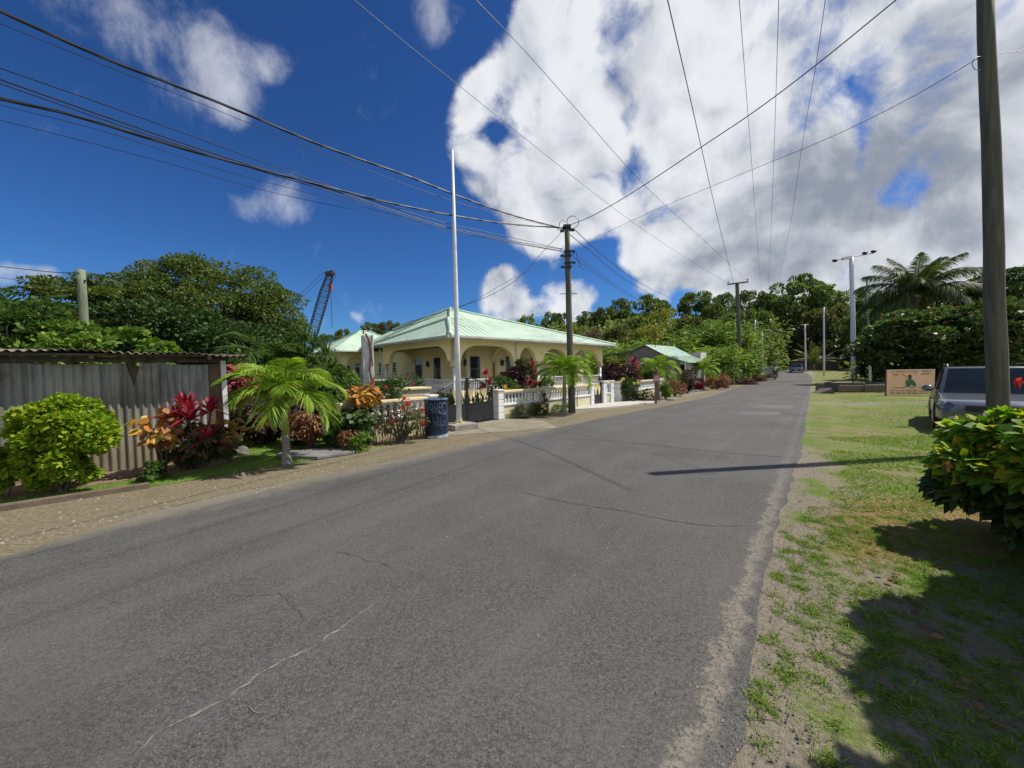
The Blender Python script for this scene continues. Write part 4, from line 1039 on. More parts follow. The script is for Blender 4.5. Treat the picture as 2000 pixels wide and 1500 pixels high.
for i in range(len(edges)-1):
    x0, x1 = edges[i]-.02, edges[i+1]+.05
    tear = (lambda x: -max(0, .40-abs(x-7.05)*4.5)) if i in (4, 5) else ((lambda x: -max(0, .10-abs(x-4.85)*.6)) if i in (2, 3) else None)
    me = corrugated(x0, x1, -.02, 1.80+tops[i], y=.006*(i % 2)+(.012 if i in (5,) else 0), topfun=tear, nz=22)
    o = link('corrugated_sheet', me, (tin3, tin1, tin1, tin2, tin1, tin1, tin3)[i], shed, True)
MB().box((SL-.18, .03, .95), (.30, .02, 1.66)).build('plank', darkw, shed)
MB().prism([(SL-.05, -.06, 0), (SL+.02, -.06, 0), (SL+.0, -.05, 1.85), (SL-.08, -.05, 1.85)], (0, .1, 0)).build('corner_post', white, shed)
MB().box((SL/2, .12, .9), (SL-.1, .05, 1.7)).build('inner_wall', darkw, shed)
MB().box((SL/2, .02, 1.86), (SL, .06, .09)).build('wall_plate', bark_d, shed)  # plate and purlins coloured bark-dark to carry the shadow gap under the roof
b = MB()
# roof: corrugated sheet running away from the wall line, overhanging in front
rv = []; rf = []; nn_ = int((SL+.75)/.1*6); my = 8
for k in range(my+1):
    for i in range(nn_+1):
        x = -.2+(SL+.55)*i/nn_; y = -.36+3.2*k/my
        rv.append((x, y, 1.97+.018*math.cos(2*math.pi*x/.1)+.02*math.sin(x*1.3)+.05*k/my+(.02*math.sin(x*5.1) if k == 0 else 0)))
for k in range(my):
    for i in range(nn_): a = k*(nn_+1)+i; rf.append((a, a+1, a+nn_+2, a+nn_+1))
me = bpy.data.meshes.new('tin_roof'); me.from_pydata(rv, [], rf); me.update()
o = link('tin_roof', me, roof_t, shed, True); sm = o.modifiers.new('thick', 'SOLIDIFY'); sm.thickness = .006
for k, y in enumerate((-.22, 0.0, 1.4, 2.7)): MB().box((SL/2, y, 1.93), (SL+.3, .04, .035)).build('purlin', bark_d, shed)
for i in range(6): MB().box((.8+i*1.45, 1.2, 1.89), (.05, 3.0, .06)).build('rafter', darkw, shed)
MB().box((SL-.1, 1.45, .9), (.03, 2.8, 1.8)).box((SL/2, 2.85, .9), (SL-.2, .03, 1.8)).build('side_wall', tin2 if False else darkw, shed)

# kerb, slab, stump, rock
MB().prism([(-14.6, -5.1, 0), (-14.45, -5.2, 0), (-6.05, 4.52, 0), (-5.12, 5.36, 0), (-5.2, 5.44, 0), (-6.15, 4.62, 0)], (0, 0, .07)).build('kerb_edging', mat('stained_kerb', (.16, .12, .085), (.11, .085, .06), 5, .95, bump=.01))
tag(bpy.data.objects['kerb_edging'], 'low brown concrete edging between the lawn strip and the left verge', 'kerb', kind='thing')
sp_ = [gp(540, 893), gp(556, 897), gp(620, 899), gp(690, 888), gp(700, 882), gp(640, 880), gp(560, 886)]
slab = MB().prism([(p.x, p.y, .012) for p in sp_], (0, 0, .055)).build('concrete_slab', mat('slab_concrete', (.22, .22, .23), (.15, .15, .16), 4, .9), bevel=.01)
tag(slab, 'grey flat drain slab lying on the grass behind the small palm', 'slab')
sc_ = gp(433, 897); st = MB().tube([sc_, sc_+Vector((.0, 0, .2)), sc_+Vector((.02, .01, .36))], [.17, .14, .13], 14).build('tree_stump', bark, None, True); tag(st, 'grey cut tree stump in front of the shed corner', 'stump')
def rock(name, c, s, mt, label, seed, cat='rock', group=None):
    bm = bmesh.new(); bmesh.ops.create_icosphere(bm, subdivisions=3, radius=1); rr = random.Random(seed)
    ph = [rr.uniform(0, 6) for _ in range(6)]
    for v in bm.verts:
        k = 1+.16*math.sin(v.co.x*3+ph[0])*math.sin(v.co.y*3.3+ph[1])+.09*math.sin(v.co.z*7+ph[2]+v.co.x*5)+.04*math.sin(v.co.y*15+ph[3])
        v.co = Vector((v.co.x*s[0]*k, v.co.y*s[1]*k, max(-.25, v.co.z)*s[2]*k))
    me = bpy.data.meshes.new(name); bm.to_mesh(me); bm.free(); o = link(name, me, mt, None, True); o.location = c
    return tag(o, label, cat, group)
rock('rock', gp(468, 889)+Vector((0, 0, .04)), (.19, .15, .13), mat('dark_stone', (.10, .095, .085), (.17, .16, .14), 6, .95, bump=.02), 'dark round rock on the grass right of the tree stump', 5)

# ------------------------------------------------------------------ second house
h2 = thing('small_house', 'small grey house with patched pale green tin roof and white boarded front', 'house', (9.46, 27.0, 0), HANG)
teal = mat('pale_teal_roof', (.58, .74, .69), (.62, .74, .56), .9, .4, dirt=((.28, .40, .36), 2, .6, .4))
grn = mat('green_lean_to_roof', (.10, .20, .11), (.14, .25, .14), 1, .6)
greyw = mat('raw_grey_render', (.20, .20, .195), (.14, .14, .135), 1.5, .9, bump=.004, bscale=30)
LL = 4.4
def rsheet(name, poly_, mt, dn):
    b = MB(); b.prism(poly_, (0, 0, -.04)); ribbed(b, poly_, Vector(dn), .2, .02, .03); return b.build(name, mt, h2)
rsheet('roof', [(-.2, 0, 3.22), (LL, 0, 3.22), (LL-.3, -1.5, 2.42), (-.2, -1.5, 2.42)], teal, (0, -1, 0))
rsheet('roof', [(-.2, -1.5, 2.42), (LL-.3, -1.5, 2.42), (LL-.9, -2.75, 1.95), (.2, -2.75, 1.95)], teal, (0, -1, 0))
rsheet('roof', [(-.2, 0, 3.22), (LL, 0, 3.22), (LL, 1.0, 2.86), (-.2, 1.0, 2.86)], grn, (0, 1, 0))
rsheet('lean_to_roof', [(-.4, 1.0, 2.86), (LL, 1.0, 2.86), (LL, 4.3, 2.5), (-.4, 4.3, 2.5)], grn, (0, 1, 0))
MB().prism([(0, 1.6, 0), (0, -2.3, 0), (0, -2.3, 2.03), (0, -1.5, 2.36), (0, 0, 3.14), (0, 1.0, 2.8), (0, 1.6, 2.7)], (.12, 0, 0)).build('gable_wall', greyw, h2)
MB().box((1.4, 4.1, 1.0), (2.6, .12, 2.0)).box((.9, 2.8, .9), (.1, 2.6, 1.8)).build('back_wall', mat('faded_green_wall', (.16, .19, .15), (.12, .145, .115), 2, .9), h2)
MB().box((2.2, -2.3, 1.0), (2.2, .08, 1.9)).build('front_wall', mat('flaking_white_boards', (.62, .63, .64), (.30, .30, .29), 5, .8, stretch=(6, 1, .6)), h2)
win = MB().box((2.4, -2.36, 1.35), (.40, .05, .62)).build('window', white, h2); MB().box((2.4, -2.39, 1.35), (.28, .02, .48)).build('pane', glass, win)
MB().box((3.2, -.2, .9), (.1, 4.1, 1.8)).build('end_wall', greyw, h2)
MB().tube([(.45, -.4, 3.0), (.45, -.4, 4.4)], .025, 6).build('vent_pipe', steel_d, h2)
MB().tube([(.2, -2.6, 2.0), (.2, -2.6, 0)], .04, 8).build('veranda_post', white, h2)
pc = thing('block_annexe', 'unfinished grey and white block parapet box behind the small tin roofed house', 'building', at(1354, 720, 31.5)*1, HANG); pc.location.z = 0
MB().box((0, 0, 2.45), (1.25, 1.6, .62)).box((0, 0, 1.0), (1.1, 1.5, 2.2)).build('block_wall', conc_w, pc); MB().box((.1, -.3, 2.1), (1.7, 2.2, .06)).build('roof_slab', conc, pc)

# ------------------------------------------------------------------ far buildings
fbp = at(1606, 722, 72); fbp.z = gh(fbp.x, fbp.y)
fb_ = thing('low_building', 'low dark building with maroon roof and white fascia beyond the field', 'building', fbp, .15)
maroon = mat('maroon_roof', (.10, .03, .035), (.14, .045, .05), 2, .6); boards = mat('weathered_boards', (.13, .105, .085), (.08, .065, .055), 3, .9, stretch=(1, 1, 5))
MB().box((1.2, 1.5, 1.0), (5.6, 4.5, 2.0)).build('wall', boards, fb_); MB().box((-2.6, 1.2, .95), (2.0, 3.9, 1.9)).build('side_room', boards, fb_)
MB().prism([(-1.9, -1.0, 2.1), (4.3, -1.0, 2.1), (1.0, 1.5, 2.95)], (0, .06, 0)).prism([(-1.9, -1.0, 2.1), (4.3, -1.0, 2.1), (4.3, 4, 2.1), (1.0, 1.5, 2.95)], (0, 0, -.03)).prism([(-1.9, -1.0, 2.1), (1.0, 1.5, 2.95), (-1.9, 4, 2.1)], (0, 0, -.03)).build('roof', maroon, fb_)
MB().box((1.2, -1.06, 2.08), (6.3, .06, .12)).prism([(-3.9, -1.06, 1.95), (-1.9, -1.06, 2.04), (1.0, -1.04, 2.98), (1.0, -1.04, 3.1), (-1.9, -1.06, 2.2), (-3.9, -1.06, 2.05)], (0, .05, 0)).build('fascia', white2, fb_)
hb = at(1519, 716, 104); hb.z = gh(hb.x, hb.y)
hut = thing('roadside_hut', 'small open hut with pale tin roof beyond the bend in the dark woods', 'hut', hb, .1)
MB().prism([(-4, -1.5, 1.9), (4, -1.5, 1.9), (3.4, 1.5, 2.9), (-3.2, 1.5, 2.9)], (0, 0, -.08)).build('roof', mat('pale_tin', (.42, .42, .38), (.33, .33, .30), 2, .5), hut)
MB().box((0, 1.2, .9), (7, .12, 1.8)).build('wall', boards, hut)
for x in (-3.6, 3.6): MB().box((x, -1.3, .9), (.12, .12, 1.85)).build('post', boards, hut)
bw = at(1492, 722, 55); bw.z = gh(bw.x, bw.y)
o = MB().box((0, 0, .65), (2.4, .2, 1.3)).build('block_wall', conc); o.location = bw; o.rotation_euler.z = .0; tag(o, 'short grey block wall at the end of the left verge', 'wall')
rh = mat('dry_clippings', (.07, .035, .025), (.13, .07, .045), 8, .95, bump=.05)
for (px, py, Y, w, lab) in ((1457, 742, 34, 1.0, 'nearest dark brown heap of dry clippings on the left verge'), (1480, 737, 41, 1.0, 'middle dark brown heap of dry clippings on the left verge'), (1500, 732, 49, 1.1, 'farthest dark brown heap of dry clippings on the left verge')):
    c = at(px, py, Y); c.z = gh(c.x, c.y)
    P, d = ellp(1500, (0, 0, .12), (w, w*.8, .42)); ok = P[:, 2] > 0; V, Q = straps(P[ok], rdir(ok.sum(), .2), .35, .03, .3, None, 'tri')
    o = link('brush_heap', npmesh('brush_heap', V, Q), LM['maroon']); o.location = c; tag(o, lab, 'heap', 'heaps of dry clippings on the verge')

# ------------------------------------------------------------------ painted sign board of the parish
sa, sb = at(1731, 772, 19.6), at(1824, 771, 19.6); sa.z = sb.z = 0; sv = sb-sa
sign = thing('sign_board', 'peach painted parish sign board with a green robed figure on the field', 'sign', sa, math.atan2(sv.y, sv.x))
sw = sv.length; shh = 1.26
peach = mat('peach_sign_paint', (.80, .50, .33), (.70, .44, .29), 1.5, .7, dirt=((.22, .15, .10), 2.5, .58, .5))
MB().box((sw/2, 0, .06+shh/2), (sw, .05, shh)).build('panel', peach, sign)
MB().box((.0, .03, .62), (.06, .05, 1.26)).build('post', darkw, sign); MB().box((sw, .03, .62), (.06, .05, 1.26)).build('post', darkw, sign)
MB().box((sw/2, -.003, .06+shh), (sw+.02, .06, .015)).build('top_edge', white, sign)
redp = mat('red_letters', (.28, .04, .03), (.35, .07, .05), 9, .7); brnp = mat('brown_letters', (.13, .07, .04), (.17, .09, .05), 9, .7); yelp = mat('ochre_letters', (.42, .25, .06), (.36, .2, .05), 9, .7)
grnp = mat('green_robe', (.02, .12, .05), (.03, .16, .07), 5, .7); skinp = mat('brown_skin_paint', (.09, .04, .025), (.12, .055, .03), 6, .7)
def text(word, x, z, size, mt, parent, y=-.03, wide=1.0, name='lettering', loc=None, rot=None):
    c = bpy.data.curves.new(name, 'FONT'); c.body = word; c.size = size; c.extrude = .002; c.align_x = 'CENTER'
    o = bpy.data.objects.new(name, c); COL.objects.link(o)
    dg = bpy.context.evaluated_depsgraph_get(); me = bpy.data.meshes.new_from_object(o.evaluated_get(dg)); bpy.data.objects.remove(o); bpy.data.curves.remove(c)
    me.name = name; o = link(name, me, mt, parent); o.location = (x, y, z); o.rotation_euler = (math.pi/2, 0, 0) if rot is None else rot; o.scale = (wide, 1, 1)
    return o
text('THE', .27, 1.17, .115, yelp, sign); text('ROMAN', .70, 1.175, .125, redp, sign); text('CATHOLIC', 1.28, 1.185, .12, redp, sign); text('CHURCH', 2.0, 1.195, .12, redp, sign)
text('PARISH', .42, 1.04, .10, brnp, sign); text('OF', .79, 1.045, .10, brnp, sign); text('ST.', 1.45, 1.05, .10, brnp, sign); text('ANDREW', 1.95, 1.06, .11, brnp, sign)
text('A WORSHIPPING', .62, .37, .09, redp, sign); text('PEOPLE', 1.28, .375, .09, redp, sign); text('SERVE THE LORD', 1.95, .38, .085, redp, sign)
rr = random.Random(3)
for z in (.27, .18, .10):
    x = .16; b = MB()
    while x < sw-.25:
        w = rr.uniform(.12, .34); 
        xx = x
        while xx < x+w: b.box((xx, -.027, z), (.022, .004, rr.choice((.03, .045)))); xx += .034
        x += w+rr.uniform(.05, .12)
    b.build('small_lettering', brnp, sign)
X0 = 1.13
b = MB(); b.prism([(X0-.27, -.026, .44), (X0-.2, -.026, .66), (X0-.12, -.026, .80), (X0+.02, -.026, .86), (X0+.16, -.026, .82), (X0+.3, -.026, .66), (X0+.38, -.026, .46), (X0+.2, -.026, .47), (X0+.14, -.026, .56), (X0+.04, -.026, .47), (X0-.1, -.026, .43)], (0, -.006, 0)).build('painted_robe', grnp, sign)
b = MB(); b.prism([(X0+.02+.10*math.cos(a), -.026, .95+.125*math.sin(a)) for a in np.linspace(0, 6.283, 17)[:-1]], (0, -.009, 0)).build('painted_head', skinp, sign)
b = MB(); b.tube([(X0-.2, -.03, .5), (X0-.17, -.03, .95), (X0-.19, -.03, 1.02), (X0-.26, -.03, 1.03), (X0-.28, -.03, .97)], .013, 5).build('painted_crook', yelp, sign)
MB().box((X0-.2, -.03, .52), (.07, .006, .12)).build('painted_book', white, sign)

# ------------------------------------------------------------------ low tin enclosure on the field
ta = at(1638, 753, 21.5); ta.z = 0
tr = thing('tin_enclosure', 'low enclosure of dark corrugated sheets and boards on the grass beside the sign board', 'enclosure', ta, 0)
blu = corr_material('dark_blue_tin', (.07, .085, .10), (.04, .045, .055), (.20, .22, .24), .35)
def sheetw(a, q, h, name='tin_sheet', mt=blu, z=.06):
    a, q = Vector(a), Vector(q); me = corrugated(0, (q-a).length, 0, h, amp=.012, pitch=.12, nz=3); o = link(name, me, mt, tr, True)
    o.location = (a.x, a.y, z); o.rotation_euler.z = math.atan2(q.y-a.y, q.x-a.x); s_ = o.modifiers.new('t', 'SOLIDIFY'); s_.thickness = .01
sheetw((0, 0), (1.35, -.25), .42); sheetw((1.2, -.3), (2.9, .0), .46); sheetw((-.15, .8), (0, 0), .5); sheetw((-.1, 1.5), (2.9, 1.6), .5); sheetw((2.9, 0), (2.95, 1.6), .5)
for a, q in (((-.15, .8, .58), (2.0, 1.3, .80)), ((-.15, .8, .58), (1.4, -.0, .52)), ((1.95, 1.3, .82), (2.9, .8, .55)), ((1.95, 1.3, .0), (1.95, 1.3, .82))):
    b = MB(); d = Vector(q)-Vector(a); b.tube([a, q], .035, 4); b.build('frame_rail', blackm, tr)
MB().prism([(-.9, .3, 0), (-.15, .1, 0), (-.15, .1, .3), (-.2, .3, .36)], (0, .5, 0)).build('ramp_board', boards, tr)

# ------------------------------------------------------------------ roadside small red sign
rs = gp(1281, 789)
sg = thing('small_sign', 'small faded red sign with white lettering on a dark post beside the footpath', 'sign', rs, math.radians(15))
MB().box((0, 0, .55), (.07, .07, 1.1)).build('post', darkw, sg)
fr = mat('faded_red_sign', (.34, .06, .09), (.40, .14, .17), 8, .6)
MB().prism([(-.15, -.05, .98), (-.16, -.05, 1.15), (-.13, -.05, 1.26), (0, -.05, 1.31), (.13, -.05, 1.26), (.16, -.05, 1.15), (.15, -.05, .98)], (0, .02, 0)).build('sign_plate', fr, sg)
b = MB()
for z, w in ((1.22, .15), (1.15, .22), (1.05, .24)):
    x = -w/2
    while x < w/2: b.box((x, -.056, z), (.016, .004, .03)); x += .028
b.build('lettering', white, sg); MB().box((0, -.056, 1.10), (.27, .004, .012)).build('white_rule', white, sg)
MB().tube([(.03, -.06, 1.3), (.08, -.06, 1.55)], .01, 5).build('twig', bark, sg)

# ------------------------------------------------------------------ vehicles
carglass = mat('car_glass', (.012, .016, .02), (.02, .026, .03), 2, .06, spec=.45)
rubber = mat('tyre_rubber', (.015, .015, .015), (.03, .03, .03), 10, .85)
alloy = mat('alloy', (.30, .31, .32), None, 3, .3, metal=.8)
chrome = mat('bright_trim', (.55, .56, .58), None, 3, .15, metal=.9)
lens_m = mat('headlight_lens', (.55, .57, .56), (.40, .42, .42), 8, .08, spec=.9)
redl = mat('tail_light', (.35, .01, .01), None, 3, .15)
def car(name, label, cat, loc, rz, paint, L=4.4, Wd=1.78, H=1.66, group=None, rails=True, plate=None):
    t = thing(name, label, cat, loc, rz, group); hl = L/2; hb = H*.58; gc = .22
    # body shell: lofted cross sections (x, half width, lower z, belt z)
    secs = [(-hl, .36, .40, .86), (-hl+.06, .46, .30, .92), (-hl+.35, .49, gc, hb), (-.6, .5, gc, hb), (.55, .5, gc, hb), (hl-1.0, .495, gc, hb-.03), (hl-.45, .485, gc, hb-.12), (hl-.1, .44, .26, .74), (hl, .37, .34, .66)]
    vs, fs = [], []; K = 10
    for x, w, z0, z1 in secs:
        w *= Wd
        prof = [(-w*.92, z0), (-w, z0+.14), (-w, (z0+z1)/2), (-w*.985, z1-.10), (-w*.90, z1), (w*.90, z1), (w*.985, z1-.10), (w, (z0+z1)/2), (w, z0+.14), (w*.92, z0)]
        vs += [(x, y, z) for y, z in prof]
    for i in range(len(secs)-1):
        for k in range(K): fs.append((i*K+k, i*K+(k+1) % K, (i+1)*K+(k+1) % K, (i+1)*K+k))
    fs.append(tuple(range(K))); fs.append(tuple((len(secs)-1)*K+k for k in reversed(range(K))))
    b = MB(); b.v = vs; b.f = fs; body = b.build('body', paint, t, bevel=.02); auto_smooth(body, 35)
    # cabin
    w0, w1 = Wd*.455, Wd*.385
    bx = [(-hl+.18, w0*.96), (hl-1.25, w0)]; tx = [(-hl+.5, w1*.96), (hl-1.95, w1)]
    cb = [(bx[0][0], -bx[0][1], hb-.03), (bx[1][0], -bx[1][1], hb-.05), (bx[1][0], bx[1][1], hb-.05), (bx[0][0], bx[0][1], hb-.03),
          (tx[0][0], -tx[0][1], H-.03), (tx[1][0], -tx[1][1], H-.03), (tx[1][0], tx[1][1], H-.03), (tx[0][0], tx[0][1], H-.03)]
    b = MB(); b.v = cb; b.f = [(0, 1, 5, 4), (1, 2, 6, 5), (2, 3, 7, 6), (3, 0, 4, 7), (4, 5, 6, 7), (3, 2, 1, 0)]
    o = b.build('cabin', paint, t, bevel=.05); auto_smooth(o, 50)
    def pane(q, nm, ins=.1):
        q = [Vector(cb[i]) for i in q]; c = sum(q, Vector())/4; n = (q[1]-q[0]).cross(q[3]-q[0]).normalized()
        if n.dot(c-Vector((0, 0, H*.7))) < 0: n = -n
        e = (q[1]-q[0]).length; f = (q[3]-q[0]).length; u_ = min(.09/e, .2); v_ = ins/f
        def bl(a, s): return (q[0]*(1-a)+q[1]*a)*(1-s)+(q[3]*(1-a)+q[2]*a)*s
        b = MB(); b.prism([bl(u_, v_*.9)-n*.004, bl(1-u_, v_*.9)-n*.004, bl(1-u_, 1-v_)-n*.004, bl(u_, 1-v_)-n*.004], n*.012); return b.build(nm, carglass, t, bevel=.004)
    pane((1, 2, 6, 5), 'windscreen', .06); pane((3, 0, 4, 7), 'rear_window', .08)
    for q in ((0, 1, 5, 4), (3, 2, 6, 7)):
        o = pane(q, 'side_window', .07); yy = -1 if q[0] == 0 else 1
        for x in (-.15, -.15-.95):
            MB().prism([(x, yy*(w0+.01), hb+.02), (x+.07, yy*(w0+.01), hb+.02), (x+.05, yy*(w1+.035), H-.12), (x-.02, yy*(w1+.035), H-.12)], (0, -yy*.03, 0)).build('door_pillar', blackm, o)
    b = MB(); b.box((hl-.03, 0, .60), (.08, Wd*.50, .13)).build('grille', blackm, t); MB().box((hl-.01, 0, .37), (.07, Wd*.62, .13)).build('lower_grille', blackm, t)
    MB().box((hl+.015, 0, .61), (.03, .16, .05)).build('emblem', chrome, t)
    pl = MB().box((hl+.03, 0, .46), (.02, .42, .12)).build('number_plate', white, t)
    if plate:
        text(plate, 0, 0, .11, blackm, pl, name='plate_lettering', rot=(math.pi/2, 0, math.pi/2)); pl.children[0].location = (hl+.042, 0, .425)
    for s in (-1, 1):
        MB().prism([(hl-.12, s*Wd*.29, .60), (hl-.06, s*Wd*.27, .68), (hl-.36, s*Wd*.455, .76), (hl-.38, s*Wd*.475, .64)], (.05, s*.02, 0)).build('headlight', lens_m, t, bevel=.008)
        MB().lathe((hl-.04, s*Wd*.36, .38), [(.05, -.03), (.05, .03)], 10).build('fog_lamp', lens_m, t)
        m_ = MB().lathe((hl-1.42, s*(Wd/2+.09), hb+.09), [(.02, -.08), (.10, -.06), (.11, .0), (.09, .06), (.02, .08)], 12, .6, 1.0).build('door_mirror', paint, t, True); MB().box((hl-1.47, s*(Wd/2+.09), hb+.09), (.03, .15, .11)).build('mirror_glass', chrome, m_)
        MB().box((-hl+.02, s*Wd*.40, .84), (.08, .14, .26)).build('tail_light', redl, t, bevel=.01)
        for x in (-hl+.80, hl-.86):
            wv_ = [(0.0, -.09), (.24, -.09), (.31, -.085), (.335, -.05), (.335, .05), (.31, .085), (.24, .09), (0, .09)]
            b = MB().lathe((0, 0, 0), wv_, 28); wo = b.build('wheel', rubber, t, False); auto_smooth(wo, 40); wo.location = (x, s*(Wd/2-.085), .335); wo.rotation_euler = (math.pi/2, 0, 0)
            b = MB().lathe((0, 0, 0), [(.20, -.02), (.205, 0), (.16, .012), (.05, .02), (.03, .03)], 20); ri = b.build('rim', alloy, wo); ri.location = (0, 0, -s*.092); ri.rotation_euler = (math.pi if s > 0 else 0, 0, 0)
            MB().lathe((0, 0, 0), [(.375, -.02), (.385, 0), (.36, .02)], 24).build('wheel_arch', blackm, t).location = (0, 0, -9)
            bpy.data.objects.remove(bpy.data.objects[[o.name for o in t.children if o.name.startswith('wheel_arch')][-1]])
        if rails: MB().tube([(tx[0][0]+.15, s*w1*.92, H-.02), (tx[0][0]+.25, s*w1*.92, H+.04), (tx[1][0]-.2, s*w1*.92, H+.04), (tx[1][0]-.05, s*w1*.92, H-.02)], .018, 6).build('roof_rail', blackm, t)
        MB().box((hl-1.9, s*(Wd/2+.002), hb-.2), (.18, .03, .03)).build('door_handle', paint, t)
    return t
cp1 = mat('grey_car_paint', (.15, .165, .18), (.16, .175, .19), 3, .22, metal=.5, coat=.6)
cp2 = mat('beige_car_paint', (.48, .44, .34), (.46, .42, .33), 3, .3, coat=.5)
cp3 = mat('steel_blue_car_paint', (.09, .12, .18), (.10, .13, .19), 3, .25, metal=.4, coat=.6)
sc1 = Vector((11.95, 9.7, 0)); sc1.z = gh(sc1.x, sc1.y)
suv = car('parked_suv', 'grey suv with roof rails parked facing the road behind the thick pole', 'car', sc1, math.radians(-136), cp1, 4.4, 1.82, 1.54)
ys_ = at(752, 752, 15.5); ys_.z = 0
car('yard_car', 'beige car parked in the yard behind the hibiscus shrubs and concrete post', 'car', ys_, HANG+math.pi*.5+2.6, cp2, 4.2, 1.75, 1.30, rails=False)
fcp = at(1556, 728, 62); fcp.z = gh(fcp.x, fcp.y)
car('oncoming_car', 'dark blue grey small car coming round the far bend of the road', 'car', fcp, math.radians(-128), cp3, 3.9, 1.72, 1.52, rails=False)

# ------------------------------------------------------------------ rider on a scooter
mp_ = at(1514, 743, 45); mp_.z = gh(mp_.x, mp_.y)+.01
mrz = math.radians(52)
mo = thing('motor_scooter', 'dark maroon scooter ridden away along the left side of the road', 'motorcycle', mp_, mrz)
mar = mat('maroon_scooter_paint', (.07, .012, .02), (.09, .02, .03), 3, .3, coat=.5)
for x, nm in ((-.62, 'wheel'), (.66, 'wheel')):
    o = MB().lathe((0, 0, 0), [(.0, -.05), (.2, -.055), (.27, -.04), (.28, 0), (.27, .04), (.2, .055), (0, .05)], 20).build(nm, rubber, mo, True); o.location = (x, 0, .28); o.rotation_euler = (math.pi/2, 0, 0)
    r_ = MB().lathe((0, 0, 0), [(.16, -.06), (.16, .06)], 14).build('rim', alloy, o)
b = MB(); b.prism([(-.95, -.16, .62), (-.7, -.16, .45), (-.2, -.16, .30), (.25, -.16, .28), (.3, -.16, .36), (-.05, -.16, .5), (-.1, -.16, .78), (-.8, -.16, .82)], (0, .32, 0)).build('body', mar, mo, bevel=.05)
MB().prism([(.28, -.17, .3), (.62, -.12, .62), (.52, -.12, 1.0), (.42, -.17, .9)], (0, .32, 0)).build('front_shield', mar, mo, bevel=.04)
MB().box((-.4, 0, .83), (.75, .30, .10)).build('seat', blackm, mo, bevel=.03); MB().box((-.92, 0, .66), (.06, .22, .12)).build('tail_light', redl, mo)
MB().tube([(.5, -.33, 1.06), (.52, 0, 1.02), (.5, .33, 1.06)], .02, 8).tube([(.66, 0, .28), (.5, 0, 1.02)], .03, 8).build('handlebar', blackm, mo)
for s in (-1, 1):
    o = MB().tube([(.5, s*.28, 1.06), (.46, s*.34, 1.26)], .008, 5).lathe((.46, s*.34, 1.28), [(.01, -.05), (.05, -.04), (.05, .04), (.01, .05)], 8).build('mirror', blackm, mo)
MB().box((-1.0, 0, .46), (.03, .18, .14)).build('number_plate', white, mo)
# person
def skin_body(name, joints, edges, mt, parent=None, root=0):
    me = bpy.data.meshes.new(name); me.from_pydata([j[:3] for j in joints], edges, [])
    o = link(name, me, mt, parent); o.modifiers.new('skin', 'SKIN'); s = o.modifiers.new('sub', 'SUBSURF'); s.levels = 1; s.render_levels = 2
    for i, j in enumerate(joints): me.skin_vertices[0].data[i].radius = (j[3], j[4] if len(j) > 4 else j[3])
    me.skin_vertices[0].data[root].use_root = True
    return o
skinm = mat('brown_skin', (.10, .05, .03), (.12, .06, .035), 6, .55); shirt = mat('white_shirt', (.60, .62, .60), (.55, .57, .56), 4, .8); trou = mat('dark_trousers', (.02, .022, .03), None, 4, .85); helm = mat('black_cap', (.012, .012, .014), None, 4, .5)
J = [(-.35, 0, .93, .14, .12), (-.32, 0, 1.12, .14, .11), (-.27, 0, 1.32, .16, .10), (-.24, 0, 1.44, .09, .07), (-.21, 0, 1.53, .05, .05), (-.19, 0, 1.62, .085, .10), (-.18, 0, 1.72, .08, .09),
     (-.24, .19, 1.42, .06), (-.10, .27, 1.22, .045), (.18, .30, 1.12, .035), (.46, .31, 1.08, .03), (.52, .31, 1.06, .022),
     (-.24, -.19, 1.42, .06), (-.10, -.27, 1.22, .045), (.18, -.30, 1.12, .035), (.46, -.31, 1.08, .03), (.52, -.31, 1.06, .022),
     (-.30, .11, .92, .10), (.12, .17, .86, .08), (.16, .18, .60, .055), (.10, .18, .38, .04), (.26, .19, .34, .035),
     (-.30, -.11, .92, .10), (.12, -.17, .86, .08), (.16, -.18, .60, .055), (.10, -.18, .38, .04), (.26, -.19, .34, .035)]
E = [(0, 1), (1, 2), (2, 3), (3, 4), (4, 5), (5, 6), (3, 7), (7, 8), (8, 9), (9, 10), (10, 11), (3, 12), (12, 13), (13, 14), (14, 15), (15, 16), (0, 17), (17, 18), (18, 19), (19, 20), (20, 21), (0, 22), (22, 23), (23, 24), (24, 25), (25, 26)]
per = skin_body('person', J, E, skinm); per.location = mp_; per.rotation_euler.z = mrz
tag(per, 'rider in a white shirt and black cap seated on the maroon scooter', 'person')
def grow(jj, k): return [(*j[:3], *(r*k for r in j[3:])) for j in jj]
sj = grow([J[i] for i in (0, 1, 2, 3, 7, 8, 12, 13)], 1.14)
skin_body('shirt', sj, [(0, 1), (1, 2), (2, 3), (3, 4), (4, 5), (3, 6), (6, 7)], shirt, per)
tj = grow([J[0]]+J[17:21]+J[22:26], 1.12)
skin_body('trousers', tj, [(0, 1), (1, 2), (2, 3), (3, 4), (0, 5), (5, 6), (6, 7), (7, 8)], trou, per)
MB().lathe((-.18, 0, 1.69), [(.125, -.04), (.13, .0), (.12, .06), (.08, .11), (.02, .13)], 16).box((-.04, 0, 1.67), (.12, .16, .02)).build('cap', helm, per, True)
MB().box((-.075, 0, 1.62), (.03, .025, .035)).build('nose', skinm, per, bevel=.008)
bpy.context.view_layer.update()

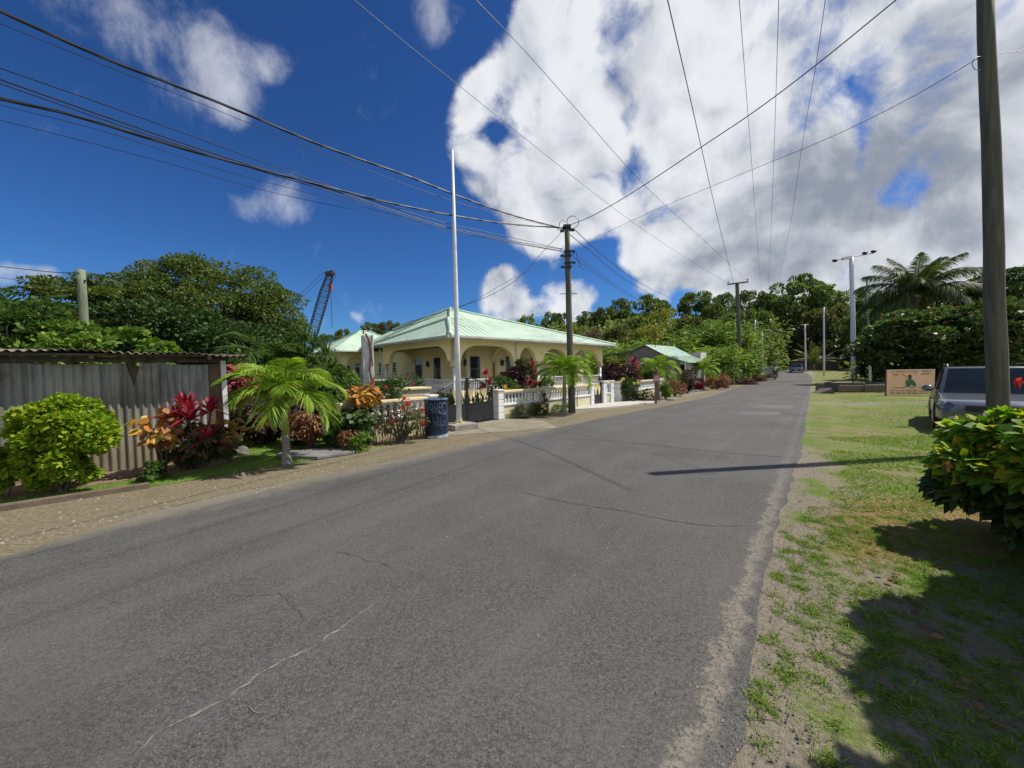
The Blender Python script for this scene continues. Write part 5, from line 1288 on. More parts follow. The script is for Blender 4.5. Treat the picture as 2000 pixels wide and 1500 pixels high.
# ------------------------------------------------------------------ lattice crane
k0, k1 = at(605, 672, 60), at(645, 534, 60)
crane = thing('crawler_crane', 'dark blue lattice boom crane rising behind the trees and the house', 'crane', (k0.x-1.0, k0.y, 0), 0)
O = Vector(crane.location); k0 -= O; k1 -= O; ax = (k1-k0).normalized(); k0 = k0-ax*(k0.z-1.6)/ax.z
bl = (k1-k0).length; sd_ = Vector((1, .25, 0)); sd_ = (sd_-ax*sd_.dot(ax)).normalized(); dp_ = ax.cross(sd_)
b = MB(); NSEG = 34
def cn(i, sx, sy):
    t = i/NSEG; w = .62 if t < .8 else .62-.28*(t-.8)/.2; w *= min(1, .25+t*6)
    return k0+ax*bl*t+sd_*w*sx+dp_*w*.7*sy
for sx, sy in ((-1, -1), (1, -1), (1, 1), (-1, 1)): b.tube([cn(i, sx, sy) for i in range(NSEG+1)], .075, 5)
for a, c in (((-1, -1), (1, -1)), ((1, -1), (1, 1)), ((1, 1), (-1, 1)), ((-1, 1), (-1, -1))):
    for i in range(NSEG):
        p, q = (a, c) if i % 2 else (c, a); b.tube([cn(i, *p), cn(i+1, *q)], .035, 4, False); b.tube([cn(i, *a), cn(i, *c)], .03, 4, False)
b.build('lattice_boom', blackm, crane)
b = MB().box(k1, (1.25, 1.0, .5), 0, -.2); b.lathe(k1+Vector((.35, -.5, -.2)), [(.05, -.2), (.55, -.12), (.55, .12), (.05, .2)], 12); b.build('boom_head', blackm, crane)
b = MB(); b.tube([k1+Vector((.5, 0, -.3)), at(645.5, 556, 60)-O], .03, 5).tube([k1+Vector((.9, 0, -.3)), at(646.5, 556, 60)-O], .03, 5).tube([at(646, 568, 60)-O, at(649, 640, 60)-O], .04, 5).build('hoist_rope', wirem, crane)
MB().box(at(645.7, 561, 60)-O, (.45, .35, .9)).build('hook_block', mat('red_hook_paint', (.35, .05, .03), None, 4, .5), crane)
b = MB()
for s in (-.5, .5): b.tube([k1+Vector((-.7, s, .1)), k0+Vector((-6.5, s, 6))], .03, 4)
b.build('pendant_line', wirem, crane)
MB().box((-1.5, 0, 2.2), (5.5, 3.0, 2.0)).build('machinery_house', mat('crane_paint', (.35, .20, .03), None, 2, .6), crane, bevel=.1)
for s in (-1.8, 1.8): MB().box((0, s, .55), (5.4, .8, 1.1)).build('crawler_track', rubber, crane, bevel=.3)
MB().tube([(-3.5, 0, 3), k0+Vector((-6.5, 0, 6.2))], .12, 6).build('gantry', steel_d, crane)

# ------------------------------------------------------------------ vegetation
def npart(name, parts, mt, parent, smooth=False):
    V, Q = join(parts) if isinstance(parts, list) else parts
    return link(name, npmesh(name, V, Q), mt, parent, smooth)
def foliage(c, r, ncl, nl, L, Wd, prof='oval', bend=.25, cr=.28, shell=.55, flat=.75, upb=.15, keep=None):
    P, d, cc = clumpy(c, r, ncl, nl, cr, shell, flat, keep=keep)
    D = nrm(d+rdir(nl, upb)*.8)
    l = L*(.65+.7*RNG.random(nl))
    S = np.cross(D, nrm(RNG.normal(size=(nl, 3))*.55+np.array([0, 0, 1.])))
    return straps(P, D, l, l*Wd, bend, S, prof), cc
def copy_tree(o, parent=None):
    c = o.copy(); COL.objects.link(c)
    if parent is not None: c.parent = parent
    for ch in list(o.children): copy_tree(ch, c)
    return c
def trunk_limbs(base_h, r, cc, n, seed=0, lean=(0, 0)):
    rr = random.Random(seed); b = MB(); top = Vector((lean[0], lean[1], base_h))
    b.tube([Vector((0, 0, -.15)), top*.35+Vector((rr.uniform(-.1, .1)*r*2, 0, 0)), top*.7, top], [r*1.35, r, r*.85, r*.7], 9)
    for k in range(min(n, len(cc))):
        q = Vector(cc[k]); s = top*rr.uniform(.72, 1.0); m1 = s.lerp(q, .5)+Vector((0, 0, rr.uniform(0, .12)*(q-s).length))
        b.tube([s, m1, q], [r*.45, r*.28, r*.10], 6)
    return b
def tree(name, label, cat, pos, crown_c, crown_r, th, tr, lm, ncl=60, nl=9000, L=.22, Wd=.5, prof='oval', limbs=9, group=None, bm_=None, **kw):
    t = thing(name, label, cat, pos, 0, group)
    lv, cc = foliage(crown_c, crown_r, ncl, nl, L, Wd, prof, **kw)
    npart('crown', lv, LM[lm] if isinstance(lm, str) else lm, t)
    trunk_limbs(th, tr, cc, limbs, int(pos[0]*7)).build('trunk', bm_ or bark, t, True)
    return t
def bush(name, label, pos, r, lm, nl, L, Wd=.5, prof='oval', cat='shrub', group=None, ncl=26, stems=7, zc=None, cr=.3, **kw):
    t = thing(name, label, cat, pos, 0, group); zc = r[2] if zc is None else zc
    lv, cc = foliage((0, 0, zc), r, ncl, nl, L, Wd, prof, cr=cr, **kw)
    V, Q = lv; V[:, 2] = np.maximum(V[:, 2], .01+.02*RNG.random(len(V)))
    npart('foliage', (V, Q), LM[lm] if isinstance(lm, str) else lm, t)
    b = MB(); rr = random.Random(nl)
    for k in range(min(stems, len(cc))):
        q = Vector(cc[k]); b.tube([(rr.uniform(-.12, .12)*r[0], rr.uniform(-.12, .12)*r[1], 0), q*.5+Vector((0, 0, q.z*.1)), q], [.03*max(r), .02*max(r), .008], 5)
    b.build('stem', bark_d, t)
    return t
def G(px, py, dz=0):
    p = gp(px, py); return Vector((p.x, p.y, p.z+dz))
def A(px, Y):
    p = at(px, 730, Y); return Vector((p.x, p.y, gh(p.x, p.y)))

# ---- palms
def frond(o, az, el, L, droop, nl, ll, lw, vdrop=.25, twist=.0, half=.55):
    """feather frond; returns leaflet arrays and the rachis path"""
    h = np.array([math.cos(az), math.sin(az), 0]); o = np.array(o, float)
    t = np.linspace(0, 1, 12); a = el-droop*t**1.3
    seg = np.stack([np.cos(a)[:, None]*h[None]+np.sin(a)[:, None]*np.array([0, 0, 1.])], 0)[0]
    path = o+np.concatenate([[[0, 0, 0]], np.cumsum(seg[:-1]*(L/11), 0)])
    k = np.linspace(.10, 1, nl); P = np.stack([np.interp(k*11, np.arange(12), path[:, i]) for i in range(3)], 1)
    tg = nrm(np.stack([np.interp(k*11, np.arange(12), seg[:, i]) for i in range(3)], 1))
    side = np.array([-h[1], h[0], 0]); out = []
    for s in (-1, 1):
        nrmv = nrm(np.cross(tg, side*s))*(1 if s > 0 else 1)
        upv = np.cross(side, tg)*-1; upv = upv*np.sign(upv[:, 2:3]+1e-6)
        lift = .30 if vdrop < .5 else .05
        D = nrm(tg*(.55+.5*k[:, None])+side*s*(1.1-.35*k[:, None])*half*1.6+upv*lift+RNG.normal(size=(nl, 3))*.09)
        l = ll*(np.sin(np.pi*np.clip(k*.86+.12, 0, 1))**.6)*(.85+.3*RNG.random(nl))
        S = np.cross(D, nrm(upv+side*s*.6+RNG.normal(size=(nl, 3))*.2))
        out.append(straps(P, D, l, lw, vdrop, S, 'strap'))
    return out, path
def palm(name, label, pos, ch, nf, L, ll, lw, lm, tr, nl=26, droop=(1.2, 1.9), els=(.15, 1.35), vdrop=.3, shaft=True, group=None, lean=(0, 0), tm=None, cat='palm tree', az0=0.0):
    t = thing(name, label, cat, pos, 0, group); out = []; rac = MB(); top = Vector((lean[0], lean[1], ch))
    for i in range(nf):
        az = az0+i*2.39996+random.uniform(-.15, .15); f = (i+.5)/nf
        el = els[0]+(els[1]-els[0])*f; dr = droop[1]+(droop[0]-droop[1])*f
        o, path = frond(top, az, el, L*random.uniform(.88, 1.08), dr, nl, ll, lw, vdrop)
        out += o; rac.tube([Vector(p) for p in path[::2]]+[Vector(path[-1])], [max(.004, L*.013*(1-j/7)) for j in range(len(path[::2])+1)], 5)
    npart('frond_leaflets', out, LM[lm], t)
    rac.build('frond_stalk', LM['light'] if shaft else LM['coco'], t)
    b = MB(); th = ch*(.50 if shaft else .97); n = 14; pts = []; rs = []
    for i in range(n+1):
        k = i/n; pts.append(Vector((lean[0]*k*th/ch, lean[1]*k*th/ch, -.03+(th+.03)*k))); rs.append(tr*(1.45-.55*min(1, k*2.5))*(1+.035*(i % 2)))
    b.tube(pts, rs, 14); b.build('trunk', tm or bark, t, True)
    if shaft:
        cs = mat('crownshaft', (.22, .26, .05), (.30, .30, .07), 3, .4)
        MB().tube([pts[-1]-Vector((0, 0, .02)), Vector((lean[0]*.7, lean[1]*.7, ch*.72)), top+Vector((0, 0, .04))], [tr*.98, tr*.82, tr*.45], 12).build('crownshaft', cs, t, True)
    return t
random.seed(11)
ringm = mat('ringed_palm_trunk', (.26, .24, .21), (.15, .14, .125), 10, .9, stretch=(.3, .3, 5), bump=.006)
palm('young_palm', 'young palm with arching lime fronds and yellow green crownshaft nearest the camera', G(560, 906), 1.12, 19, 1.03, .46, .020, 'palm', .07, nl=74, tm=ringm, els=(.35, 1.45), droop=(1.6, 2.1), vdrop=.42)
palm('young_palm', 'young palm close against the tall utility pole and baluster wall', G(1102, 809), 1.42, 18, 1.15, .45, .024, 'palm', .075, nl=64, tm=ringm, els=(.3, 1.45), droop=(1.6, 2.1), lean=(.02, 0), vdrop=.34)
palm('young_palm', 'young palm behind the small red sign', G(1286, 781), 1.45, 16, 1.2, .46, .028, 'palm', .085, nl=50, tm=ringm, els=(.3, 1.4), droop=(1.6, 2.1), lean=(-.05, 0), vdrop=.34)
palm('young_palm', 'young palm behind the orange red shrub in front of the white boarded house', G(1373, 762), 1.45, 16, 1.2, .5, .034, 'palm', .09, nl=40, tm=ringm, els=(0, 1.3), droop=(1.2, 1.8), vdrop=.34)
palm('young_palm', 'young palm in front of the tall cane nearest the second dark pole', G(1421, 752), 1.3, 13, 1.15, .5, .045, 'palm', .09, nl=22, tm=ringm, els=(0, 1.2), droop=(1.2, 1.7), vdrop=.34)
palm('young_palm', 'small bright young palm at the end of the row beside the brush heaps', A(1441, 36)+Vector((0, 0, 0)), 2.1, 13, 1.4, .6, .06, 'palm', .09, nl=20, tm=ringm, els=(0, 1.2), droop=(1.2, 1.7), vdrop=.34)
# coconut palm on the right
cpos = A(1772, 31)
palm('coconut_palm', 'tall coconut palm with drooping grey green fronds above the almond tree', cpos, 1.6+(709-578)/751*31-cpos.z, 28, 4.2, 1.3, .05, 'coco', .2, nl=100, droop=(.9, 2.1), els=(.15, 1.5), vdrop=.7, shaft=False, lean=(.6, 0), az0=.4)
q = A(1900, 34)
palm('coconut_palm', 'lower coconut palm partly behind the thick utility pole', q, 4.4, 14, 4.2, 1.2, .09, 'coco', .18, nl=40, droop=(.9, 1.8), els=(-.1, 1.3), vdrop=.35, shaft=False, lean=(-.4, 0))

LM['darkmix'] = leafmat('leaves_green_and_maroon', [(.02, .05, .02), (.04, .09, .03), (.07, .02, .02), (.10, .13, .04), (.20, .10, .04)])
# ---- plants in front of the shed
bush('croton_shrub', 'big rounded chartreuse green croton shrub in front of the corrugated shed', at(112, 730, 5.25)*1-Vector((0, 0, at(112, 730, 5.25).z)), (.70, .46, .64), 'chart', 13000, .066, .6, ncl=36, cr=.24, shell=.55, bend=.15, stems=12, zc=.70)
bush('croton_shrub', 'small lime green croton sprig at the left edge beside the big croton', at(-8, 730, 5.0)*1-Vector((0, 0, at(-8, 730, 5.0).z)), (.30, .25, .30), 'chart', 1200, .085, .62, ncl=9, cr=.28, stems=3, zc=.45)
def rosette(c, nl, L, Wd, upr=.9, bend=.35):
    c = np.array(c); az = np.arange(nl)*2.39996+RNG.normal(size=nl)*.1; f = (np.arange(nl)+.5)/nl
    el = .1+f*upr*1.4
    D = np.stack([np.cos(az)*np.cos(el), np.sin(az)*np.cos(el), np.sin(el)], 1)
    S = np.stack([-np.sin(az), np.cos(az), 0*az], 1)+RNG.normal(size=(nl, 3))*.15
    return straps(np.broadcast_to(c, (nl, 3))+RNG.normal(size=(nl, 3))*.01, D, L*(.8+.4*RNG.random(nl))*(1-.25*f), Wd, bend*(1.2-f), S, 'strap')
def cordyline(label, pos, heads, L, Wd, lm='red', group='red cordylines', nl=34, name='cordyline'):
    t = thing(name, label, 'plant', pos, 0, group); out = []; b = MB()
    for h in heads:
        out.append(rosette(h, nl, L, Wd)); b.tube([(h[0]*.25, h[1]*.25, 0), (h[0]*.7, h[1]*.7, h[2]*.5), h], [.018, .015, .012], 6)
    npart('leaf_rosette', out, LM[lm], t); b.build('stem', bark_d, t); return t
def zero(v): return Vector((v.x, v.y, 0))
cordyline('bright crimson cordyline in front of the dark end of the shed wall', zero(at(385, 730, 6.5)), [(-.12, -.1, 1.02), (.24, -.05, .98), (-.22, -.2, .80), (.36, -.28, .52), (.05, -.25, .86)], .42, .065, nl=32)
def bigleaf(name, label, pos, r, lm, nl, L, zc, Wd=.8, cat='shrub', droopy=.9, ncl=14, **kw):
    t = thing(name, label, cat, pos); P, d, cc = clumpy((0, 0, zc), r, ncl, nl, .32, .4, .8)
    D = nrm(d*np.array([1, 1, .3])+rdir(nl)*.5-np.array([0, 0, droopy])*.6)
    l = L*(.6+.6*RNG.random(nl)); S = np.cross(D, nrm(d+rdir(nl)*.4))
    V, Q = straps(P, D, l, l*Wd, .1, S, 'leaf'); V[:, 2] = np.maximum(V[:, 2], .015)
    npart('foliage', (V, Q), LM[lm], t)
    b = MB()
    for k in range(min(8, len(cc))): q = Vector(cc[k]); b.tube([(q.x*.15, q.y*.15, 0), q*.6, q], [.02, .014, .006], 5)
    b.build('stem', bark_d, t); return t
bigleaf('copperleaf_shrub', 'shrub with large yellow and peach leaves left of the crimson cordyline', zero(at(308, 730, 6.15)), (.30, .26, .46), 'orange', 190, .15, .82)
bigleaf('copperleaf_shrub', 'dark green and maroon low shrub beneath the crimson cordyline', zero(at(378, 730, 6.45)), (.62, .30, .38), 'darkmix', 1100, .13, .42, Wd=.6)
bigleaf('copperleaf_shrub', 'yellow leaved sprig at the shed corner above the tree stump', zero(at(440, 730, 6.75)), (.20, .2, .26), 'orange', 60, .17, .62)
bush('weed_plant', 'small green weed on the bare soil by the shed wall', zero(at(283, 730, 5.75)), (.22, .16, .14), 'mid', 260, .07, .6, cat='plant', ncl=8, stems=4, zc=.13)
# ---- garden around the nearest palm
bigleaf('copperleaf_shrub', 'reddish pink shrub behind the right end of the shed', zero(at(462, 730, 9.2)), (.55, .5, .6), 'pink', 1300, .16, 1.25, ncl=22)
bigleaf('copperleaf_shrub', 'very dark maroon shrub left of the nearest palm trunk', zero(at(505, 730, 8.6)), (.62, .5, .55), 'purple', 2800, .12, .55, ncl=30, Wd=.6)
bigleaf('copperleaf_shrub', 'dark maroon shrub right of the nearest palm trunk', zero(at(598, 730, 8.5)), (.55, .45, .52), 'purple', 2200, .12, .52, ncl=26, Wd=.6)
bigleaf('copperleaf_shrub', 'drooping coppery brown shrub beneath the fronds right of the nearest palm', zero(at(604, 730, 7.9)), (.36, .32, .40), 'copper', 900, .15, .55, Wd=.35, ncl=14)
bigleaf('copperleaf_shrub', 'shrub with orange and peach leaves at the concrete post', zero(at(704, 730, 8.35)), (.42, .34, .22), 'orange', 380, .17, 1.12, Wd=.7, ncl=16)
bigleaf('copperleaf_shrub', 'dark glossy green mass with grey green leaves under the orange leaves', zero(at(680, 730, 8.15)), (.56, .4, .5), 'dark', 1900, .14, .55, Wd=.75, ncl=30)
bigleaf('copperleaf_shrub', 'hanging tuft of brown dry leaves low beside the dark green shrub', zero(at(676, 730, 7.75)), (.15, .13, .22), 'copper', 260, .16, .32, Wd=.25, ncl=5)
bush('weed_plant', 'bright green weed on the grass edge below the orange shrub', zero(at(702, 730, 7.65)), (.28, .18, .18), 'light', 420, .09, .4, cat='plant', ncl=10, stems=4, zc=.18)
bush('garden_shrub', 'leafy green shrub behind the nearest palm crown', zero(at(560, 730, 11.5)), (1.9, 1.0, 1.15), 'mid', 7000, .15, .45, ncl=50, zc=1.3)
bush('garden_shrub', 'tall green shrub with light shoots left of the far pavilion', zero(at(640, 730, 13.5)), (.95, .8, 1.0), 'light', 4200, .13, .45, ncl=32, zc=1.1)
bush('garden_shrub', 'dark green tall shrub mass behind the shed end', zero(at(470, 730, 14.5)), (2.2, 1.3, 1.7), 'dark', 8000, .17, .5, ncl=50, zc=1.9)
cordyline('spiky green dracaena with upright rosettes above the palm', zero(at(600, 730, 11.0)), [(-.5, 0, 2.3), (-.15, .2, 2.5), (.2, 0, 2.35), (.5, .1, 2.1), (0, -.2, 2.05), (-.7, .1, 1.9)], .62, .05, 'mid', None, 40, 'dracaena')
palm('feather_palm', 'feathery palm fronds arching over from behind the nearest palm', zero(at(530, 730, 10.8)), 1.9, 9, 1.5, .5, .045, 'mid', .06, nl=26, els=(.3, 1.3), droop=(1.5, 1.9), shaft=False)
bigleaf('copperleaf_shrub', 'dusky purple leaved shrub beside the far pavilion column', zero(at(672, 730, 14.5)), (.5, .5, .5), 'maroon', 900, .15, 1.35, ncl=14, Wd=.5)
# ---- hibiscus over the left boundary wall
def hibiscus(label, pos, r, nl, nfl, zc, L=.06, lm='mid', fl='flower', fr=.055, name='hibiscus_shrub', seed=1, front=(0, -1)):
    t = bush(name, label, pos, r, lm, nl, L, .5, zc=zc, stems=14, ncl=34, shell=.3)
    rr = random.Random(seed)
    for k in range(nfl):
        a = rr.uniform(-1.1, 1.1)-math.pi/2; z = zc+r[2]*rr.uniform(-.35, .9); kk = math.sqrt(max(.05, 1-((z-zc)/r[2])**2))
        c = Vector((r[0]*1.02*kk*math.cos(a), r[1]*1.1*kk*math.sin(a), z)); n = 5
        D = []; 
        for i in range(n):
            b_ = 2*math.pi*i/n; D.append((math.cos(b_), -.5, math.sin(b_)))
        V, Q = straps(np.broadcast_to(np.array(c), (n, 3)), D, fr, fr*.95, .1, np.cross(np.array(D), [0, -1., 0]), 'oval')
        npart('flower', (V, Q), LM[fl], t)
    return t
hibiscus('sprawling hibiscus with red flowers covering the left boundary wall', zero(at(778, 730, 8.6)), (.72, .24, .42), 1300, 7, .55, seed=5, lm='olive')
hibiscus('hibiscus with red and pink flowers behind the coping of the left boundary wall', zero(at(758, 730, 9.6)), (.62, .4, .42), 2000, 6, 1.05, seed=9)
hibiscus('airy green hibiscus with one coral flower in front of the veranda', zero(at(800, 730, 12.0)), (.55, .3, .3), 700, 2, 1.25, seed=12)
b = thing('dry_stems', 'upright bare reddish stems against the overgrown wall', 'plant', zero(at(780, 730, 8.75)))
mb = MB(); rr = random.Random(8)
for k in range(110):
    x = rr.uniform(-.6, .62); y = x*.9+rr.uniform(-.12, .05); mb.tube([(x, y, 0), (x+rr.uniform(-.06, .06), y+rr.uniform(-.03, .03), .35), (x+rr.uniform(-.12, .12), y, rr.uniform(.6, 1.0))], [.006, .005, .002], 4)
for x in (-.15, .34, .39): mb.tube([(x, x*.9-.12, 0), (x, x*.9-.1, .7)], .016, 5)
mb.build('stem', mat('reddish_stem', (.20, .12, .07), (.28, .2, .12), 5, .8), b)
tf = thing('garden_arbour', 'beige painted cabinet-like box with flat top behind the left wall flowers', 'box', zero(at(800, 730, 10.9)), HANG)
MB().box((0, 0, .55), (.95, .5, 1.05)).build('cabinet', mat('beige_box', (.50, .42, .30), (.44, .37, .26), 3, .7), tf, bevel=.01); MB().box((0, 0, 1.11), (1.05, .6, .06)).build('flat_top', yelcap, tf, bevel=.01)
tf['label'] = 'beige flat topped box behind the flowers of the left boundary wall'; tf.name = 'storage_box'

# ---- planting behind and before the right boundary wall
def W1(s, off):      # along the right boundary wall
    a = Vector((-.52, 12.25, 0)); q = Vector((3.45, 16.65, 0)); d = (q-a).normalized(); n = Vector((-d.y, d.x, 0)); return a+d*s+n*off
cordyline('dark crimson cordyline rising left of the boundary wall pillars beside the gate', W1(.35, .8), [(0, 0, 1.45), (.1, .1, 1.15), (-.12, 0, .95)], .34, .05, nl=30)
cordyline('bright red and pink cordyline leaning over the middle of the boundary wall', W1(2.3, .35), [(-.1, 0, 1.05), (.1, .05, 1.0), (0, -.05, .8), (.25, 0, .95)], .34, .055, nl=34)
cordyline('scarlet tall cordyline left of the palm by the utility pole', W1(3.0, .9), [(0, 0, 1.75), (.08, 0, 1.45), (0, .05, 1.2)], .30, .05, nl=30)
cordyline('small red cordyline growing through the balusters below the wall coping', W1(2.2, -.25), [(0, 0, .62), (.05, 0, .45)], .24, .04, nl=22)
cordyline('yellow variegated low croton behind the boundary wall', W1(1.55, .35), [(0, 0, .85), (.2, .1, .85), (-.25, .05, .8)], .32, .05, 'yellow', None, 26, 'spiky_croton')
cordyline('orange and yellow croton beside the gate end pillar behind the wall', W1(.8, .35), [(0, 0, .9), (.15, .05, .75)], .32, .06, 'orange', None, 22, 'spiky_croton')
cordyline('dark upright sansevieria clump behind the right gate pillar', W1(.15, .9), [(0, 0, .3), (.2, .1, .3), (-.2, 0, .3), (-.45, -.2, .25)], 1.0, .07, 'dark', None, 18, 'sansevieria')
bush('garden_shrub', 'dark leaved shrub before the veranda arches left of the scarlet cordyline', W1(2.6, 1.6), (.65, .5, .6), 'purple', 1800, .12, .5, zc=1.15)
bush('garden_shrub', 'mixed green shrub behind the boundary wall yellow croton', W1(1.5, 1.2), (.7, .5, .5), 'mid', 1800, .10, .5, zc=.9)
bush('garden_shrub', 'tall olive shrub with pale leaves left of the utility pole', W1(3.1, 1.4), (.35, .35, .55), 'olive', 900, .11, .5, zc=1.65)
bush('garden_shrub', 'yellow green shrub behind the wall pillar and palm trunk', W1(3.7, .7), (.28, .25, .30), 'light', 600, .08, .6, zc=1.05)
bush('garden_shrub', 'dark green pot plant seen through the driveway gate bars', W1(-.35, 2.2), (.45, .4, .42), 'dark', 1500, .09, .5, zc=.5)
bush('weed_plant', 'dry grassy weeds along the foot of the wall beside the gate pillar', W1(.75, -.3), (.35, .15, .22), 'olive', 420, .22, .06, 'blade', cat='plant', zc=.2, upb=1.2, ncl=8, stems=2)
bush('weed_plant', 'green grassy weeds below the middle of the baluster wall', W1(1.7, -.3), (.38, .15, .2), 'grass' if False else 'mid', 520, .2, .07, 'blade', cat='plant', zc=.18, upb=1.2, ncl=8, stems=2)
bush('weed_plant', 'bright green weeds between the wall pillar and palm base', W1(3.2, -.35), (.42, .15, .16), 'light', 620, .15, .09, 'blade', cat='plant', zc=.15, upb=1.2, ncl=8, stems=2)
hibiscus('low weed with one pale yellow lily below the baluster wall', W1(1.95, -.45), (.14, .1, .15), 120, 3, .28, .06, fl='fyellow', fr=.07, seed=3, name='lily_plant')
b = thing('dead_shrub', 'bare dark branching stems against the cream wall left of the quoined pillar', 'shrub', W1(2.35, -.22)); mb = MB(); rr = random.Random(2)
for k in range(9):
    x = rr.uniform(-.06, .06); e = Vector((x+rr.uniform(-.25, .25), rr.uniform(-.05, .05), rr.uniform(.5, .85))); mb.tube([(x, 0, 0), Vector((x, 0, .25))+e*.2, e], [.014, .01, .004], 5)
mb.build('branch', bark_d, b)
b = thing('dry_stems', 'bare twiggy hedge stems against the wall beside the palm trunk', 'plant', W1(3.9, -.18)); mb = MB()
for k in range(26):
    x = rr.uniform(-.35, .45); y = x*1.05; mb.tube([(x, y, 0), (x+rr.uniform(-.05, .05), y, .4), (x+rr.uniform(-.1, .1), y, rr.uniform(.5, .8))], [.006, .004, .002], 4)
mb.build('stem', bark, b)
bush('garden_shrub', 'dark leaved shrub arching over the small pedestrian gate', A(1205, 19.0), (.95, .7, .72), 'purple', 3200, .13, .5, ncl=36, zc=1.25)
hibiscus('yellow flowered allamanda right of the pedestrian gate pier', A(1226, 18.3), (.62, .35, .55), 1500, 4, .75, .08, fl='fyellow', fr=.085, seed=21, name='allamanda_shrub')
bush('garden_shrub', 'pale green bush at the far corner column of the veranda', A(1196, 24), (.4, .4, .45), 'yellow', 500, .12, .5, zc=1.9)
cordyline('tall red cordyline in two tiers before the grey gable house', A(1238, 21), [(0, 0, 1.9), (.1, 0, 1.55), (.0, .05, 1.15), (.15, 0, 1.0)], .5, .08, nl=34)
bush('garden_shrub', 'dark rounded shrub behind the wall left of the red sign', A(1262, 22.5), (.7, .5, .55), 'dark', 1500, .12, .6, zc=1.15)
bush('garden_shrub', 'green and cream variegated shrub beside the red sign palm', G(1299, 779), (.35, .3, .42), 'light', 1100, .12, .3, zc=.45)
bush('garden_shrub', 'brownish twiggy hedge right of the red sign palm', G(1318, 774), (.75, .35, .5), 'copper', 1300, .09, .35, zc=.5)
bush('garden_shrub', 'olive green hedge section before the white boarded house', A(1325, 23.5), (.8, .4, .5), 'olive', 1400, .1, .5, zc=.75)
bush('garden_shrub', 'dark purple upright shrub in front of the white boarded wall', G(1343, 768), (.42, .36, .75), 'purple', 2400, .10, .35, zc=.85)
bush('garden_shrub', 'orange red low shrub beneath the palm before the boarded house', G(1365, 763), (.38, .3, .4), 'red', 800, .10, .5, zc=.5)
bush('garden_shrub', 'twiggy brown hedge between the two distant palms', A(1400, 27.5), (1.0, .5, .6), 'copper', 1500, .12, .4, zc=.6)
bush('garden_shrub', 'green hedge bushes before the cane with a dark base', A(1412, 30), (1.3, .7, .75), 'mid', 2200, .15, .5, zc=.8)
hibiscus('low weeds with cream flowers along the foot of the second wall', G(1252, 783), (.8, .25, .28), 900, 3, .28, .09, fl='fyellow', fr=.07, seed=31, lm='olive', name='weed_plant')
for i, (px, py) in enumerate(((1349, 766), (1358, 765), (1366, 764), (1310, 782))):
    rock('edging_stone', G(px, py)+Vector((0, 0, .03)), (.22, .12, .08), conc, ['pale edging stone left below the purple shrub', 'pale edging stone in the middle below the purple shrub', 'pale edging stone right, nearest the palm before the boarded house', 'pale edging stone by the red sign palm'][i], i, 'stone', 'pale edging stones along the verge')

# ---- variegated bush on the right, and its neighbour outside the frame
def croton_hedge(label, pos, r, nl, zc, L=.15, name='croton_shrub', dark=.75):
    t = thing(name, label, 'shrub', pos); P, d, cc = clumpy((0, 0, zc), r, 46, nl, .22, .45, .85)
    D = nrm(d*np.array([1, 1, .5])+rdir(nl, .1)*.6); l = L*(.55+.65*RNG.random(nl)); D = nrm(D+rdir(nl)*.45); S = np.cross(D, nrm(np.array([0, -.25, 1.])+rdir(nl)*.7))
    V, Q = straps(P, D, l, l*.56, .25, S, 'leaf'); V[:, 2] = np.maximum(V[:, 2], .02)
    sel = np.repeat((P[:, 2] > zc+r[2]*.05), 5*2); selq = np.repeat((P[:, 2] > zc+r[2]*.05), 4)
    hi, lo = Q[selq], Q[~selq]  # upper leaves take the brighter variegated palette, with sunlit tone in the colour
    npart('foliage', (V, lo), LM['hedge'], t); npart('top_foliage', (V, hi), LM['crot'], t)['label'] = 'yellow green and yellow leaves on top, sunlit tone in their colour'
    b = MB()
    for k in range(16): q = Vector(cc[k % len(cc)]); b.tube([(q.x*.4, q.y*.4, 0), q*.55, q], [.022, .016, .008], 5)
    b.build('stem', bark_d, t); return t
LM['hedge'] = leafmat('leaves_hedge', [(.018, .05, .008), (.03, .08, .012), (.012, .035, .006), (.05, .12, .015), (.20, .20, .02), (.025, .06, .01)], trans=.3, rough=.5, spec=.4)
ch = croton_hedge('glossy green bush with yellow variegated top leaves at the right edge', Vector((4.62, 3.2, 0)), (.84, .74, .62), 10400, .60, .135)
nv = 5; D_ = [(math.cos(2*math.pi*i/nv), -.4, math.sin(2*math.pi*i/nv)) for i in range(nv)]
for c_, f_ in (((1985, 745), 'flower'), ((1846, 908), 'copper')):
    p = at(*c_, 2.95)-Vector((4.62, 3.2, 0)); V, Q = straps(np.broadcast_to(np.array(p), (nv, 3)), D_, .05, .035, .25, np.cross(np.array(D_), [0, -1., .2]), 'oval'); npart('flower', (V, Q), LM[f_], ch)
croton_hedge('tall glossy hedge continuing toward the camera at the right', Vector((4.68, 1.95, 0)), (.98, 1.05, 1.85), 14500, 1.8, .18)
croton_hedge('leafy hedge beside the camera casting shade on the verge', Vector((3.55, 1.05, 0)), (1.0, 1.05, 1.85), 14500, 1.8, .18)
fl = [G(1670+i*37 % 260, 1040+(i*53) % 380) for i in range(26)]
P = np.array([[p.x, p.y, .012] for p in fl]); V, Q = straps(P, rdir(len(P))*np.array([1, 1, .1]), .06, .035, .05, None, 'leaf'); tag(npart('fallen_leaves', (V, Q), LM['copper'], None), 'scattered fallen leaves on the ground under the right hedge', 'leaves', kind='stuff')

